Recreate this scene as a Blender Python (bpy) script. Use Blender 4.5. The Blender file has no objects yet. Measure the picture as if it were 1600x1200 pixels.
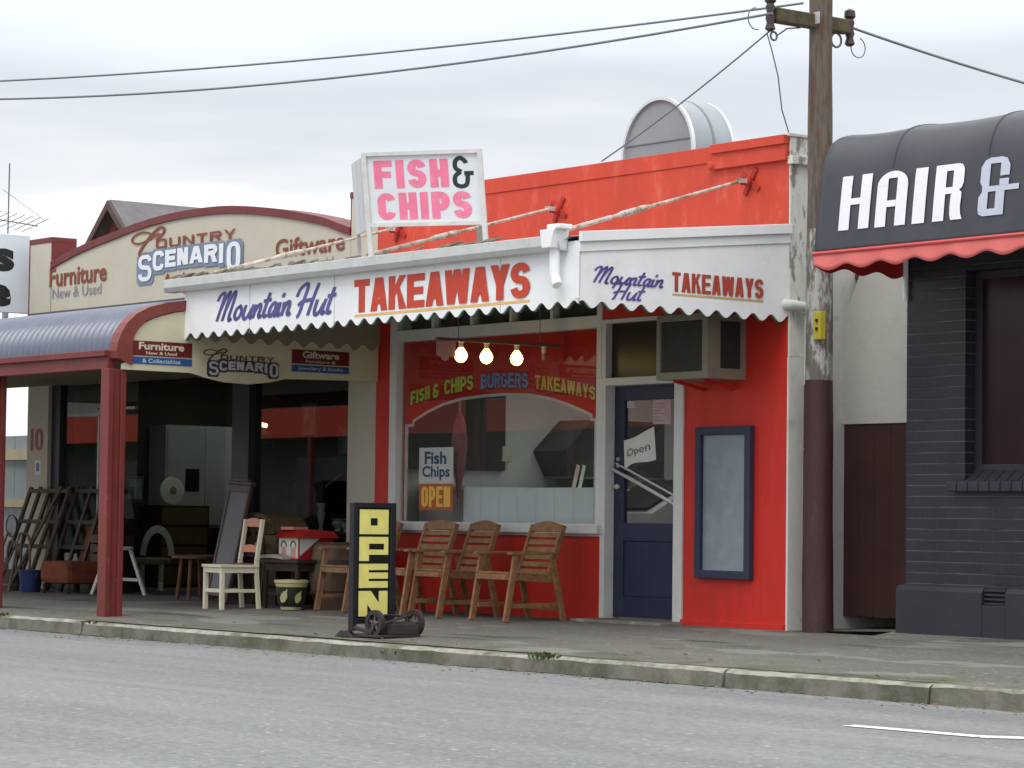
import bpy, bmesh, math, random
from math import radians, sin, cos, pi, sqrt
from mathutils import Vector, Matrix
random.seed(7)
S = bpy.context.scene
C = S.collection

# ------------------------------------------------------------------ camera
YAW, PITCH, ROLL = radians(52), radians(2.77), radians(0.7)
fwd = Vector((-sin(YAW)*cos(PITCH), cos(YAW)*cos(PITCH), sin(PITCH)))
r0 = Vector((cos(YAW), sin(YAW), 0)); u0 = r0.cross(fwd)
rt = r0*cos(ROLL) + u0*sin(ROLL); up = u0*cos(ROLL) - r0*sin(ROLL)
cam = bpy.data.cameras.new('camera'); camo = bpy.data.objects.new('camera', cam); C.objects.link(camo)
camo.matrix_world = Matrix(((rt.x, up.x, -fwd.x, 17.008), (rt.y, up.y, -fwd.y, -16.192), (rt.z, up.z, -fwd.z, 0.913), (0, 0, 0, 1)))
cam.sensor_width = 36; cam.lens = 4335/1600*36; cam.clip_start = 0.1; cam.clip_end = 2000
S.camera = camo

# ------------------------------------------------------------------ sky and sun (overcast)
SUN_EL, SUN_AZ = radians(55), radians(150)
W = bpy.data.worlds.new('World'); S.world = W; W.use_nodes = True
nt = W.node_tree; nt.nodes.clear()
def wn(t, **k):
    n = nt.nodes.new(t)
    for a, b in k.items(): setattr(n, a, b)
    return n
def ramp(n, stops):
    e = n.color_ramp.elements
    while len(e) > 1: e.remove(e[-1])
    e[0].position = stops[0][0]; e[0].color = (*stops[0][1], 1) if not isinstance(stops[0][1], (int, float)) else (stops[0][1],)*3 + (1,)
    for p, c in stops[1:]:
        x = e.new(p); x.color = (*c, 1) if not isinstance(c, (int, float)) else (c, c, c, 1)
    return n
tc = wn('ShaderNodeTexCoord'); sep = wn('ShaderNodeSeparateXYZ'); nt.links.new(tc.outputs['Generated'], sep.inputs[0])
mp = wn('ShaderNodeMapping'); mp.inputs['Scale'].default_value = (5, 5, 30); nt.links.new(tc.outputs['Generated'], mp.inputs[0])
nz = wn('ShaderNodeTexNoise'); nz.inputs['Scale'].default_value = 1.0; nz.inputs['Detail'].default_value = 5; nt.links.new(mp.outputs[0], nz.inputs['Vector'])
ma = wn('ShaderNodeMath', operation='MULTIPLY_ADD'); ma.inputs[1].default_value = 0.10; nt.links.new(nz.outputs[0], ma.inputs[0]); nt.links.new(sep.outputs[2], ma.inputs[2])
ms = wn('ShaderNodeMath', operation='SUBTRACT'); ms.inputs[1].default_value = 0.050; nt.links.new(ma.outputs[0], ms.inputs[0])
cr = ramp(wn('ShaderNodeValToRGB'), [(0, (.47, .475, .48)), (0.098, (.475, .48, .485)), (0.120, (.375, .383, .398)), (0.142, (.318, .334, .362)), (0.19, (.412, .432, .475)), (0.32, (.46, .475, .505)), (1.0, (.92, .92, .92))])
cr.color_ramp.interpolation = 'EASE'
nt.links.new(ms.outputs[0], cr.inputs[0])
sky = wn('ShaderNodeTexSky', sky_type='NISHITA'); sky.sun_disc = False; sky.sun_elevation = SUN_EL; sky.sun_rotation = SUN_AZ
vm = wn('ShaderNodeVectorMath', operation='SCALE'); vm.inputs['Scale'].default_value = 19.0; nt.links.new(cr.outputs[0], vm.inputs[0])
mx = wn('ShaderNodeMix', data_type='RGBA'); mx.inputs[0].default_value = 0.06; nt.links.new(vm.outputs[0], mx.inputs[6]); nt.links.new(sky.outputs[0], mx.inputs[7])
bg = wn('ShaderNodeBackground'); bg.inputs[1].default_value = 0.1; nt.links.new(mx.outputs[2], bg.inputs[0])
wo = wn('ShaderNodeOutputWorld'); nt.links.new(bg.outputs[0], wo.inputs[0])
sl = bpy.data.lights.new('sun', 'SUN'); sl.energy = 0.9; sl.angle = radians(25); sl.color = (1, .97, .92)
so = bpy.data.objects.new('sun', sl); C.objects.link(so)
sd = Vector((sin(SUN_AZ)*cos(SUN_EL), cos(SUN_AZ)*cos(SUN_EL), sin(SUN_EL)))
so.rotation_euler = (-sd).to_track_quat('-Z', 'Y').to_euler(); so.location = (0, -20, 30)
S.view_settings.view_transform = 'Standard'; S.view_settings.look = 'None'; S.view_settings.exposure = 0.36; S.view_settings.gamma = 1
S.cycles.max_bounces = 8; S.cycles.transparent_max_bounces = 12

# ------------------------------------------------------------------ materials
MATS = {}
def mat(name, col, rough=.6, var=.12, vs=4.0, dirt=None, damt=.0, dscale=3.0, dlo=.5, dhi=.7, bump=0.0, bscale=40, spec=.4, metal=0, stretch=(1, 1, 1), emit=None, estr=0):
    if name in MATS: return MATS[name]
    m = bpy.data.materials.new(name); m.use_nodes = True; t = m.node_tree; N = t.nodes; L = t.links
    b = N['Principled BSDF']; b.inputs['Roughness'].default_value = rough; b.inputs['Metallic'].default_value = metal
    b.inputs['Specular IOR Level'].default_value = spec
    g = N.new('ShaderNodeNewGeometry'); mpn = N.new('ShaderNodeMapping'); mpn.inputs['Scale'].default_value = stretch; L.new(g.outputs['Position'], mpn.inputs[0])
    n1 = N.new('ShaderNodeTexNoise'); n1.inputs['Scale'].default_value = vs; n1.inputs['Detail'].default_value = 6; n1.inputs['Roughness'].default_value = .65; L.new(mpn.outputs[0], n1.inputs['Vector'])
    lo = tuple(c*(1-var) for c in col); hi = tuple(min(1, c*(1+var)) for c in col)
    r = ramp(N.new('ShaderNodeValToRGB'), [(.3, lo), (.7, hi)]); L.new(n1.outputs[0], r.inputs[0])
    out = r.outputs[0]
    if dirt:
        n2 = N.new('ShaderNodeTexNoise'); n2.inputs['Scale'].default_value = dscale; n2.inputs['Detail'].default_value = 8; n2.inputs['Roughness'].default_value = .7; L.new(mpn.outputs[0], n2.inputs['Vector'])
        r2 = ramp(N.new('ShaderNodeValToRGB'), [(dlo, 0.0), (dhi, damt)]); L.new(n2.outputs[0], r2.inputs[0])
        mix = N.new('ShaderNodeMix'); mix.data_type = 'RGBA'; L.new(r2.outputs[0], mix.inputs[0]); L.new(out, mix.inputs[6]); mix.inputs[7].default_value = (*dirt, 1); out = mix.outputs[2]
    L.new(out, b.inputs['Base Color'])
    if bump:
        n3 = N.new('ShaderNodeTexNoise'); n3.inputs['Scale'].default_value = bscale; n3.inputs['Detail'].default_value = 4; L.new(mpn.outputs[0], n3.inputs['Vector'])
        bp = N.new('ShaderNodeBump'); bp.inputs['Strength'].default_value = bump; bp.inputs['Distance'].default_value = .01; L.new(n3.outputs[0], bp.inputs['Height']); L.new(bp.outputs[0], b.inputs['Normal'])
    if emit: b.inputs['Emission Color'].default_value = (*emit, 1); b.inputs['Emission Strength'].default_value = estr
    MATS[name] = m; return m
def glassmat(name, ior=1.47, tint=(.9, .93, .92)):
    m = bpy.data.materials.new(name); m.use_nodes = True; t = m.node_tree; N = t.nodes; L = t.links; N.clear()
    o = N.new('ShaderNodeOutputMaterial'); f = N.new('ShaderNodeFresnel'); gb = N.new('ShaderNodeNewGeometry'); mr_ = N.new('ShaderNodeMapRange'); L.new(gb.outputs['Backfacing'], mr_.inputs[0]); mr_.inputs[3].default_value = ior; mr_.inputs[4].default_value = 1/ior; L.new(mr_.outputs[0], f.inputs[0])
    tr = N.new('ShaderNodeBsdfTransparent'); tr.inputs[0].default_value = (*tint, 1); gl = N.new('ShaderNodeBsdfGlossy'); gl.inputs['Roughness'].default_value = .01
    ge = N.new('ShaderNodeNewGeometry'); nn = N.new('ShaderNodeTexNoise'); nn.inputs['Scale'].default_value = 1.3; L.new(ge.outputs['Position'], nn.inputs['Vector'])
    bp = N.new('ShaderNodeBump'); bp.inputs['Strength'].default_value = .008; bp.inputs['Distance'].default_value = .05; L.new(nn.outputs[0], bp.inputs['Height']); L.new(bp.outputs[0], gl.inputs['Normal'])
    mm = N.new('ShaderNodeMixShader'); L.new(f.outputs[0], mm.inputs[0]); L.new(tr.outputs[0], mm.inputs[1]); L.new(gl.outputs[0], mm.inputs[2]); L.new(mm.outputs[0], o.inputs[0])
    return m
GLASS = glassmat('window_glass')
RED = mat('red_paint', (.57, .026, .014), .5, .10, 2.5, (.36, .022, .014), .55, 2.2, .50, .8, .10, 25, stretch=(2.5, 2.5, .5))
REDUP = mat('faded_red_paint', (.62, .062, .030), .6, .14, 1.6, (.68, .20, .13), .6, 3.2, .54, .74, .15, 20, stretch=(1.6, 1.6, .7))
REDSIGN = mat('red_window_paint', (.62, .022, .016), .35, .10, 3)
WHITE = mat('white_paint', (.85, .86, .87), .5, .05, 3, (.45, .45, .40), .35, 4, .58, .8, .04, 30)
WHITEDIRTY = mat('grubby_white_paint', (.62, .62, .59), .6, .10, 5, (.25, .25, .2), .5, 6, .55, .75, .1, 40)
TRIM = mat('white_trim_paint', (.66, .65, .63), .5, .08, 5, (.3, .28, .24), .4, 7, .58, .75, .05, 40)
PEEL = mat('peeling_white_paint', (.66, .66, .61), .8, .10, 6, (.27, .26, .235), 1.0, 4.0, .55, .59, .5, 25, stretch=(2, 2, .7))
SIDEW = mat('white_side_wall', (.66, .66, .63), .8, .08, 3, (.3, .3, .26), .6, 5, .58, .72, .2, 30)
GUT = mat('gutter_paint', (.60, .62, .61), .45, .10, 6, (.32, .31, .27), .5, 8, .55, .72)
GREEN = mat('green_lining', (.05, .14, .09), .7, .15, 6)
CREAM = mat('cream_paint', (.56, .515, .405), .6, .05, 2, (.42, .36, .26), .4, 2.5, .55, .8, .05, 30)
CREAM2 = mat('cream_board', (.60, .56, .40), .55, .05, 3, (.40, .34, .22), .35, 4, .55, .8)
MAROON = mat('maroon_paint', (.17, .030, .026), .5, .15, 4, (.30, .13, .11), .5, 9, .6, .75)
BLACK = mat('black_paint', (.012, .012, .015), .5, .2, 4)
NAVY = mat('navy_paint', (.020, .026, .062), .45, .15, 5, (.07, .08, .12), .4, 12, .62, .72)
WIRE = mat('grey_wire', (.16, .17, .18), .5, .1)
STEEL = mat('galvanised_steel', (.50, .52, .54), .42, .12, 3, (.36, .38, .40), .6, 2, .45, .7, metal=.75)
RODM = mat('rod_paint', (.55, .48, .42), .6, .2, 12, (.22, .14, .06), .8, 9, .5, .6)
BEIGE = mat('beige_plastic', (.27, .245, .185), .5, .10, 6, (.22, .2, .15), .4, 8, .55, .7)
DARKG = mat('dark_grille', (.035, .035, .04), .6, .2, 30)
SLATE = mat('slate_grey', (.20, .23, .26), .5, .15, 3, (.30, .33, .35), .6, 5, .5, .7)
TEAK = mat('teak', (.27, .135, .062), .55, .30, 18, (.13, .06, .025), .6, 12, .5, .75, stretch=(1, 1, 1), bump=.1)
OLDWOOD = mat('old_wood', (.085, .055, .035), .7, .35, 14, bump=.2)
DKWOOD = mat('dark_wood', (.035, .018, .013), .5, .3, 14)
CREAMW = mat('cream_wood', (.72, .68, .50), .5, .08, 8, (.45, .38, .25), .5, 14, .6, .72)
YELL = mat('yellow_letter', (.80, .74, .22), .5, .06, 10)
PLANK = mat('pole_wood', (.14, .115, .09), .85, .35, 5, (.10, .05, .035), .8, 3, .45, .6, .6, 18, stretch=(6, 6, .8))
REDL = mat('red_letter', (.56, .055, .025), .5, .1, 6)
REDL2 = mat('weathered_red_letter', (.42, .065, .040), .5, .1, 6)
ORNG = mat('orange_underline', (.80, .48, .16), .5, .05)
PURP = mat('purple_letter', (.095, .085, .27), .5, .35, 5)
PINK = mat('pink_letter', (.86, .20, .33), .5, .10, 8, (.90, .42, .48), .5, 9, .5, .7)
DKGRN = mat('dark_letter', (.02, .035, .035), .5, .1)
BROWNL = mat('brown_letter', (.24, .055, .028), .5, .15, 8)
GREYL = mat('grey_letter', (.27, .27, .30), .5, .1)
BLUEG = mat('blue_grey_outline', (.20, .25, .34), .5, .1)
LWHITE = mat('white_letter', (.82, .83, .86), .5, .03)
LSIL = mat('silver_letter', (.52, .54, .64), .45, .05)
LIME = mat('lime_letter', (.68, .74, .09), .5, .08)
GOLD = mat('gold_letter', (.85, .52, .08), .5, .08)
BLUEL = mat('blue_letter', (.22, .34, .72), .5, .08)

# ------------------------------------------------------------------ mesh helpers
class MB:
    def __init__(s): s.v = []; s.f = []; s.mi = []; s.cur = 0
    def add(s, vs, fs):
        n = len(s.v); s.v += [tuple(v) for v in vs]
        for f in fs: s.f.append(tuple(i+n for i in f)); s.mi.append(s.cur)
        return s
    def box(s, x0, x1, y0, y1, z0, z1, M=None):
        vs = [(x, y, z) for z in (z0, z1) for y in (y0, y1) for x in (x0, x1)]
        if M: vs = [M @ Vector(v) for v in vs]
        return s.add(vs, [(0, 2, 3, 1), (4, 5, 7, 6), (0, 1, 5, 4), (2, 6, 7, 3), (0, 4, 6, 2), (1, 3, 7, 5)])
    def bar(s, a, b, w, d, upv=(0, 0, 1)):
        a, b = Vector(a), Vector(b); t = (b-a).normalized(); u = Vector(upv)
        if abs(t.dot(u)) > .95: u = Vector((0, 1, 0))
        x = t.cross(u).normalized(); y = x.cross(t)
        vs = [p + x*sx*w/2 + y*sy*d/2 for p in (a, b) for sx, sy in ((-1, -1), (1, -1), (1, 1), (-1, 1))]
        return s.add(vs, [(3, 2, 1, 0), (4, 5, 6, 7)] + [(i, (i+1) % 4, (i+1) % 4+4, i+4) for i in range(4)])
    def tube(s, pts, r, n=10, cap=True):
        pts = [Vector(p) for p in pts]; rs = r if isinstance(r, (list, tuple)) else [r]*len(pts)
        base = []; px = None
        for i, p in enumerate(pts):
            t = (pts[min(i+1, len(pts)-1)] - pts[max(i-1, 0)]).normalized()
            if px is None:
                u = Vector((0, 0, 1)) if abs(t.z) < .9 else Vector((0, 1, 0)); px = t.cross(u).normalized()
            px = (px - t*px.dot(t)).normalized(); py = t.cross(px)
            base += [p + (px*cos(2*pi*k/n) + py*sin(2*pi*k/n))*rs[i] for k in range(n)]
        fs = [(i*n+k, i*n+(k+1) % n, (i+1)*n+(k+1) % n, (i+1)*n+k) for i in range(len(pts)-1) for k in range(n)]
        if cap: fs += [tuple(range(n-1, -1, -1)), tuple((len(pts)-1)*n+k for k in range(n))]
        return s.add(base, fs)
    def lathe(s, c, prof, n=24, axis='z'):
        vs = []
        for r, h in prof:
            for k in range(n):
                a = 2*pi*k/n; q = (r*cos(a), r*sin(a), h)
                if axis == 'y': q = (q[0], q[2], q[1])
                if axis == 'x': q = (q[2], q[0], q[1])
                vs.append((c[0]+q[0], c[1]+q[1], c[2]+q[2]))
        fs = [(i*n+k, i*n+(k+1) % n, (i+1)*n+(k+1) % n, (i+1)*n+k) for i in range(len(prof)-1) for k in range(n)]
        fs += [tuple(range(n-1, -1, -1)), tuple((len(prof)-1)*n+k for k in range(n))]
        return s.add(vs, fs)
    def prism(s, poly, o, u, v, n, d):     # polygon (2D) in plane o+u*x+v*y, extruded by n*d
        o, u, v, n = Vector(o), Vector(u), Vector(v), Vector(n); k = len(poly)
        a = [o+u*x+v*y for x, y in poly]; b = [p+n*d for p in a]
        return s.add(a+b, [tuple(range(k-1, -1, -1)), tuple(range(k, 2*k))] + [(i, (i+1) % k, (i+1) % k+k, i+k) for i in range(k)])
    def strip(s, A, B, o, u, v, n, d):     # solid between two polylines A (top) and B (bottom), thickness d along n
        o, u, v, n = Vector(o), Vector(u), Vector(v), Vector(n); k = len(A)
        P = lambda q, e: o+u*q[0]+v*q[1]+n*e
        vs = [P(q, d) for q in A]+[P(q, d) for q in B]+[P(q, 0) for q in A]+[P(q, 0) for q in B]; fs = []
        for i in range(k-1):
            fs += [(i, i+1, k+i+1, k+i), (2*k+i+1, 2*k+i, 3*k+i, 3*k+i+1), (i+1, i, 2*k+i, 2*k+i+1), (k+i, k+i+1, 3*k+i+1, 3*k+i)]
        fs += [(0, k, 3*k, 2*k), (k-1, 3*k-1, 4*k-1, 2*k-1)]
        return s.add(vs, fs)
    def sphere(s, c, r, n=14, m=8, sc=(1, 1, 1)):
        vs = []
        for i in range(m+1):
            a = -pi/2+pi*i/m
            for k in range(n):
                b = 2*pi*k/n; vs.append((c[0]+r*sc[0]*cos(a)*cos(b), c[1]+r*sc[1]*cos(a)*sin(b), c[2]+r*sc[2]*sin(a)))
        return s.add(vs, [(i*n+k, i*n+(k+1) % n, (i+1)*n+(k+1) % n, (i+1)*n+k) for i in range(m) for k in range(n)])
def parts(name, mb, m, parent=None, **k):
    """every loose piece of the shape becomes a part of its own"""
    p = list(range(len(mb.v)))
    def fi(i):
        while p[i] != i: p[i] = p[p[i]]; i = p[i]
        return i
    for f in mb.f:
        for i in f[1:]: p[fi(i)] = fi(f[0])
    grp = {}
    for f, mi in zip(mb.f, mb.mi): grp.setdefault(fi(f[0]), []).append(f)
    out = []
    for fs in grp.values():
        ids = sorted({i for f in fs for i in f}); mp2 = {i: j for j, i in enumerate(ids)}
        out.append(part(name, MB().add([mb.v[i] for i in ids], [tuple(mp2[i] for i in f) for f in fs]), m, parent, **k))
    return out
def root_of(o):
    while o.parent: o = o.parent
    return o
def part(name, mb, m, parent=None, local=False, bev=0, smooth=False):
    vs = mb.v
    if parent is not None and not local and not root_of(parent).get('_loc'):
        l = root_of(parent).location; vs = [(v[0]-l.x, v[1]-l.y, v[2]-l.z) for v in vs]
    me = bpy.data.meshes.new(name); me.from_pydata(vs, [], mb.f)
    for mm in (m if isinstance(m, (list, tuple)) else [m]): me.materials.append(mm)
    me.polygons.foreach_set('material_index', mb.mi)
    if smooth: me.polygons.foreach_set('use_smooth', [True]*len(me.polygons))
    me.update()
    bm = bmesh.new(); bm.from_mesh(me); bmesh.ops.recalc_face_normals(bm, faces=bm.faces); bm.to_mesh(me); bm.free()
    if smooth:
        try: me.set_sharp_from_angle(angle=radians(40))
        except Exception: pass
    o = bpy.data.objects.new(name, me); C.objects.link(o)
    if parent is not None: o.parent = parent
    if bev:
        b = o.modifiers.new('bevel', 'BEVEL'); b.width = bev; b.segments = 2; b.limit_method = 'ANGLE'; b.angle_limit = radians(50)
    return o
def thing(name, label, cat, loc=(0, 0, 0), group=None, rz=0):
    o = bpy.data.objects.new(name, None); C.objects.link(o); o.location = loc; o.rotation_euler = (0, 0, rz)
    o['label'] = label; o['category'] = cat; o.empty_display_size = .2
    if group: o['group'] = group
    return o
def tag(o, label, cat, group=None):
    o['label'] = label; o['category'] = cat
    if group: o['group'] = group
    return o
def struct(name, mb, m, kind='structure', **k):
    o = part(name, mb, m, **k); o['kind'] = kind; return o
def copy_tree(o, parent=None):
    c = o.copy(); C.objects.link(c)
    if parent is not None: c.parent = parent
    for ch in list(o.children): copy_tree(ch, c)
    return c

# ------------------------------------------------------------------ lettering
def smooth_pts(p, n=6, closed=False):
    out = []; k = len(p); rng = range(k if closed else k-1)
    for i in rng:
        g = (lambda j: p[j % k]) if closed else (lambda j: p[max(0, min(k-1, j))])
        a, b, c, d = g(i-1), g(i), g(i+1), g(i+2)
        for q in range(n):
            t = q/n
            out.append(tuple(.5*((2*b[e]) + (-a[e]+c[e])*t + (2*a[e]-5*b[e]+4*c[e]-d[e])*t*t + (-a[e]+3*b[e]-3*c[e]+d[e])*t**3) for e in (0, 1)))
    if not closed: out.append(p[-1])
    return out
def ribbon(p, t, closed=False):
    """quads of a stroke of width t (number or (horizontal, vertical) thickness)"""
    tx, ty = (t, t) if isinstance(t, (int, float)) else t
    p = [q for i, q in enumerate(p) if i == 0 or math.hypot(q[0]-p[i-1][0], q[1]-p[i-1][1]) > 1e-4]
    if closed and math.hypot(p[0][0]-p[-1][0], p[0][1]-p[-1][1]) < 1e-4: p = p[:-1]
    k = len(p); L = []; R = []
    for i in range(k):
        if closed: a, b, c = p[i-1], p[i], p[(i+1) % k]
        else: a, b, c = p[max(0, i-1)], p[i], p[min(k-1, i+1)]
        def nrm(q, w):
            dx, dy = w[0]-q[0], w[1]-q[1]; l = math.hypot(dx, dy) or 1e-9; return (-dy/l, dx/l)
        if a == b: n = nrm(b, c); m = 1
        elif b == c: n = nrm(a, b); m = 1
        else:
            n1, n2 = nrm(a, b), nrm(b, c); n = (n1[0]+n2[0], n1[1]+n2[1]); l = math.hypot(*n) or 1e-9; n = (n[0]/l, n[1]/l)
            m = min(1.6, 1/max(.3, n[0]*n1[0]+n[1]*n1[1]))
        L.append((b[0]+n[0]*tx/2*m, b[1]+n[1]*ty/2*m)); R.append((b[0]-n[0]*tx/2*m, b[1]-n[1]*ty/2*m))
    q = [[L[i], L[i+1], R[i+1], R[i]] for i in range(k-1)]
    if closed: q.append([L[-1], L[0], R[0], R[-1]])
    return q
def arc(cx, cy, rx, ry, a0, a1, n=10):
    return [(cx+rx*cos(radians(a0+(a1-a0)*i/n)), cy+ry*sin(radians(a0+(a1-a0)*i/n))) for i in range(n+1)]
def rect(x0, y0, x1, y1): return [[(x0, y0), (x1, y0), (x1, y1), (x0, y1)]]
def slab(x0, x1, t, y0, y1): return [[(x0-t/2, y0), (x0+t/2, y0), (x1+t/2, y1), (x1-t/2, y1)]]
def glyph(ch, w, h, t, tv=None, rnd=1.0):
    """a heavy sans capital: list of strokes, each a list of quads; t = stem width, tv = bar height"""
    tv = tv or t; l, r, b, T = t/2, w-t/2, tv/2, h-tv/2; cr_ = min(w/2-t/2, h/4)*rnd; m = h*.52
    rr = lambda pts, closed=False: ribbon(pts, (t, tv), closed)
    if ch == 'A': return [slab(t/2, w/2-t*.12, t, 0, h), slab(w-t/2, w/2+t*.12, t, 0, h), rect(w*.27, h*.2, w*.73, h*.2+tv*.75)]
    if ch == 'B': return [rect(0, 0, t, h), rr([(t, T)]+arc(r-cr_, (T+m)/2, cr_, (T-m)/2, 90, -90, 8)+[(t, m)]), rr([(t, m)]+arc(r-cr_, (b+m)/2, cr_, (m-b)/2, 90, -90, 8)+[(t, b)])]
    if ch == 'C': return [rr(([(r, h*.68)] if h*.68 < T-cr_-.004 else [])+arc(r-cr_, T-cr_, cr_, cr_, 0 if h*.68 < T-cr_-.004 else 12, 90, 6)+arc(l+cr_, T-cr_, cr_, cr_, 90, 180, 6)+arc(l+cr_, b+cr_, cr_, cr_, 180, 270, 6)+arc(r-cr_, b+cr_, cr_, cr_, 270, 360 if h*.32 > b+cr_+.004 else 348, 6)+([(r, h*.32)] if h*.32 > b+cr_+.004 else []))]
    if ch == 'E': return [rect(0, 0, t, h), rect(t, h-tv, w, h), rect(t, h*.5-tv/2, w*.92, h*.5+tv/2), rect(t, 0, w, tv)]
    if ch == 'F': return [rect(0, 0, t, h), rect(t, h-tv, w, h), rect(t, h*.5-tv/2, w*.92, h*.5+tv/2)]
    if ch == 'G': return [rr([(r, h*.70)]+arc(r-cr_, T-cr_, cr_, cr_, 0, 90, 6)+arc(l+cr_, T-cr_, cr_, cr_, 90, 180, 6)+arc(l+cr_, b+cr_, cr_, cr_, 180, 270, 6)+arc(r-cr_, b+cr_, cr_, cr_, 270, 360, 6)+[(r, h*.48)]), rect(w*.52, h*.40, w, h*.40+tv*.8)]
    if ch == 'H': return [rect(0, 0, t, h), rect(w-t, 0, w, h), rect(t, h*.5-tv/2, w-t, h*.5+tv/2)]
    if ch == 'I': return [rect(w/2-t/2, 0, w/2+t/2, h)]
    if ch == 'K': return [rect(0, 0, t, h), [[(t*.8, h*.34), (t*.8, h*.60), (w-t*1.02, h), (w, h)]], [[(t*1.25, h*.56), (t*1.6, h*.72), (w*1.04, 0), (w-t*1.05, 0)]]]
    if ch == 'N': return [rect(0, 0, t, h), rect(w-t, 0, w, h), [[(t*.1, h), (t*1.15, h), (w-t*.1, 0), (w-t*1.15, 0)]]]
    if ch == 'O': return [rr(arc(r-cr_, T-cr_, cr_, cr_, 0, 90, 6)+arc(l+cr_, T-cr_, cr_, cr_, 90, 180, 6)+arc(l+cr_, b+cr_, cr_, cr_, 180, 270, 6)+arc(r-cr_, b+cr_, cr_, cr_, 270, 360, 6), True)]
    if ch == 'P': return [rect(0, 0, t, h), rr([(t, T)]+arc(r-cr_, (T+h*.42)/2, cr_, (T-h*.42)/2, 90, -90, 8)+[(t, h*.42)])]
    if ch == 'R': return [rect(0, 0, t, h), rr([(t, T)]+arc(r-cr_, (T+m)/2, cr_, (T-m)/2, 90, -90, 8)+[(t, m)]), [[(w*.42, m), (w*.42+t*1.05, m), (w+t*.03, 0), (w-t*1.05, 0)]]]
    if ch == 'S':
        ru = (T-m)/2; rd = (m-b)/2; c = cr_
        return [rr(arc(r-c, m+ru, c, ru, 8, 90, 6)+arc(l+c, m+ru, c, ru, 92, 245, 9)+arc(r-c, b+rd, c, rd, 65, -90, 9)+arc(l+c, b+rd, c, rd, 268, 186, 6))]
    if ch == 'T': return [rect(0, h-tv, w, h), rect(w/2-t/2, 0, w/2+t/2, h-tv)]
    if ch == 'U': return [rr([(l, h)]+arc(l+cr_, b+cr_, cr_, cr_, 180, 270, 6)+arc(r-cr_, b+cr_, cr_, cr_, 270, 360, 6)+[(r, h)])]
    if ch == 'W': return [slab(w*.24, t/2, t, 0, h), slab(w*.27, w*.5, t*.95, 0, h), slab(w*.73, w*.5, t*.95, 0, h), slab(w*.76, w-t/2, t, 0, h)]
    if ch == 'Y': return [rect(w/2-t/2, 0, w/2+t/2, h*.42), [[(w/2-t/2, h*.42), (w/2+t*.45, h*.42), (t*1.05, h), (0, h)]], [[(w/2-t*.45, h*.42), (w/2+t/2, h*.42), (w, h), (w-t*1.05, h)]]]
    if ch == '&': return [ribbon(smooth_pts([(w*.98, h*.40), (w*.80, h*.40), (w*.78, h*.22), (w*.60, h*.10), (w*.34, h*.08), (w*.14, h*.20), (w*.16, h*.40), (w*.36, h*.50), (w*.56, h*.51)], 5), t), ribbon(smooth_pts([(w*.44, h*.51), (w*.22, h*.62), (w*.20, h*.80), (w*.38, h*.92), (w*.60, h*.92), (w*.76, h*.80)], 5), t)]
    return []
def caps(text, W_, h, t, tv=None, wd=None, gap=None, rnd=1.0):
    """strokes of a word fitted to total width W_"""
    wd = wd or {}; ws = [wd.get(c, {'I': t/h*1.9 if False else .42, 'W': 1.35, 'M': 1.3, '&': 1.05, ' ': .5, 'T': .92}.get(c, 1.0)) for c in text]
    for i, c in enumerate(text):
        if c == 'I': ws[i] = None
    gap = gap if gap is not None else t*.35
    fixed = sum(t for w in ws if w is None) + gap*(len(text)-1)
    k = (W_-fixed)/sum(w for w in ws if w is not None); x = 0; out = []
    for c, w in zip(text, ws):
        cw = t if w is None else w*k
        for st in glyph(c, cw, h, t, tv, rnd): out.append([[(px+x, py) for px, py in q] for q in st])
        x += cw+gap
    return out
_fc = {}
def font_word(text, bold=.0, shear=0.0):
    """built-in face as polygons, normalised to a unit box"""
    key = (text, bold, shear)
    if key in _fc: return _fc[key]
    cu = bpy.data.curves.new('word', 'FONT'); cu.body = text; cu.offset = bold; cu.shear = shear; cu.resolution_u = 3
    o = bpy.data.objects.new('word', cu); C.objects.link(o); bpy.context.view_layer.update()
    me = bpy.data.meshes.new_from_object(o.evaluated_get(bpy.context.evaluated_depsgraph_get()))
    vs = [(v.co.x, v.co.y) for v in me.vertices]; fs = [[vs[i] for i in p.vertices] for p in me.polygons]
    bpy.data.objects.remove(o); bpy.data.curves.remove(cu); bpy.data.meshes.remove(me)
    x0 = min(v[0] for v in vs); x1 = max(v[0] for v in vs); y0 = min(v[1] for v in vs); y1 = max(v[1] for v in vs)
    _fc[key] = [[[((x-x0)/(x1-x0), (y-y0)/(y1-y0)) for x, y in q]] for q in fs]; 
    _fc[key] = [[q[0] for q in _fc[key]]]
    return _fc[key]
def letter(mb, strokes, fn, off=.003, step=.0003):
    """add strokes; fn(x, y, offset) -> world point"""
    for i, st in enumerate(strokes):
        for q in st:
            vs = [fn(x, y, off+step*i) for x, y in q]; mb.add(vs, [tuple(range(len(vs)))])
def xf(strokes, sx=1, sy=1, dx=0, dy=0, sh=0): return [[[(x*sx+dx+sh*y*sy, y*sy+dy) for x, y in q] for q in st] for st in strokes]
def wallfn(y0): return lambda x, z, o: (x, y0-o, z)         # faces -y
def sidefn(x0): return lambda y, z, o: (x0+o, y, z)         # faces +x
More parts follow.
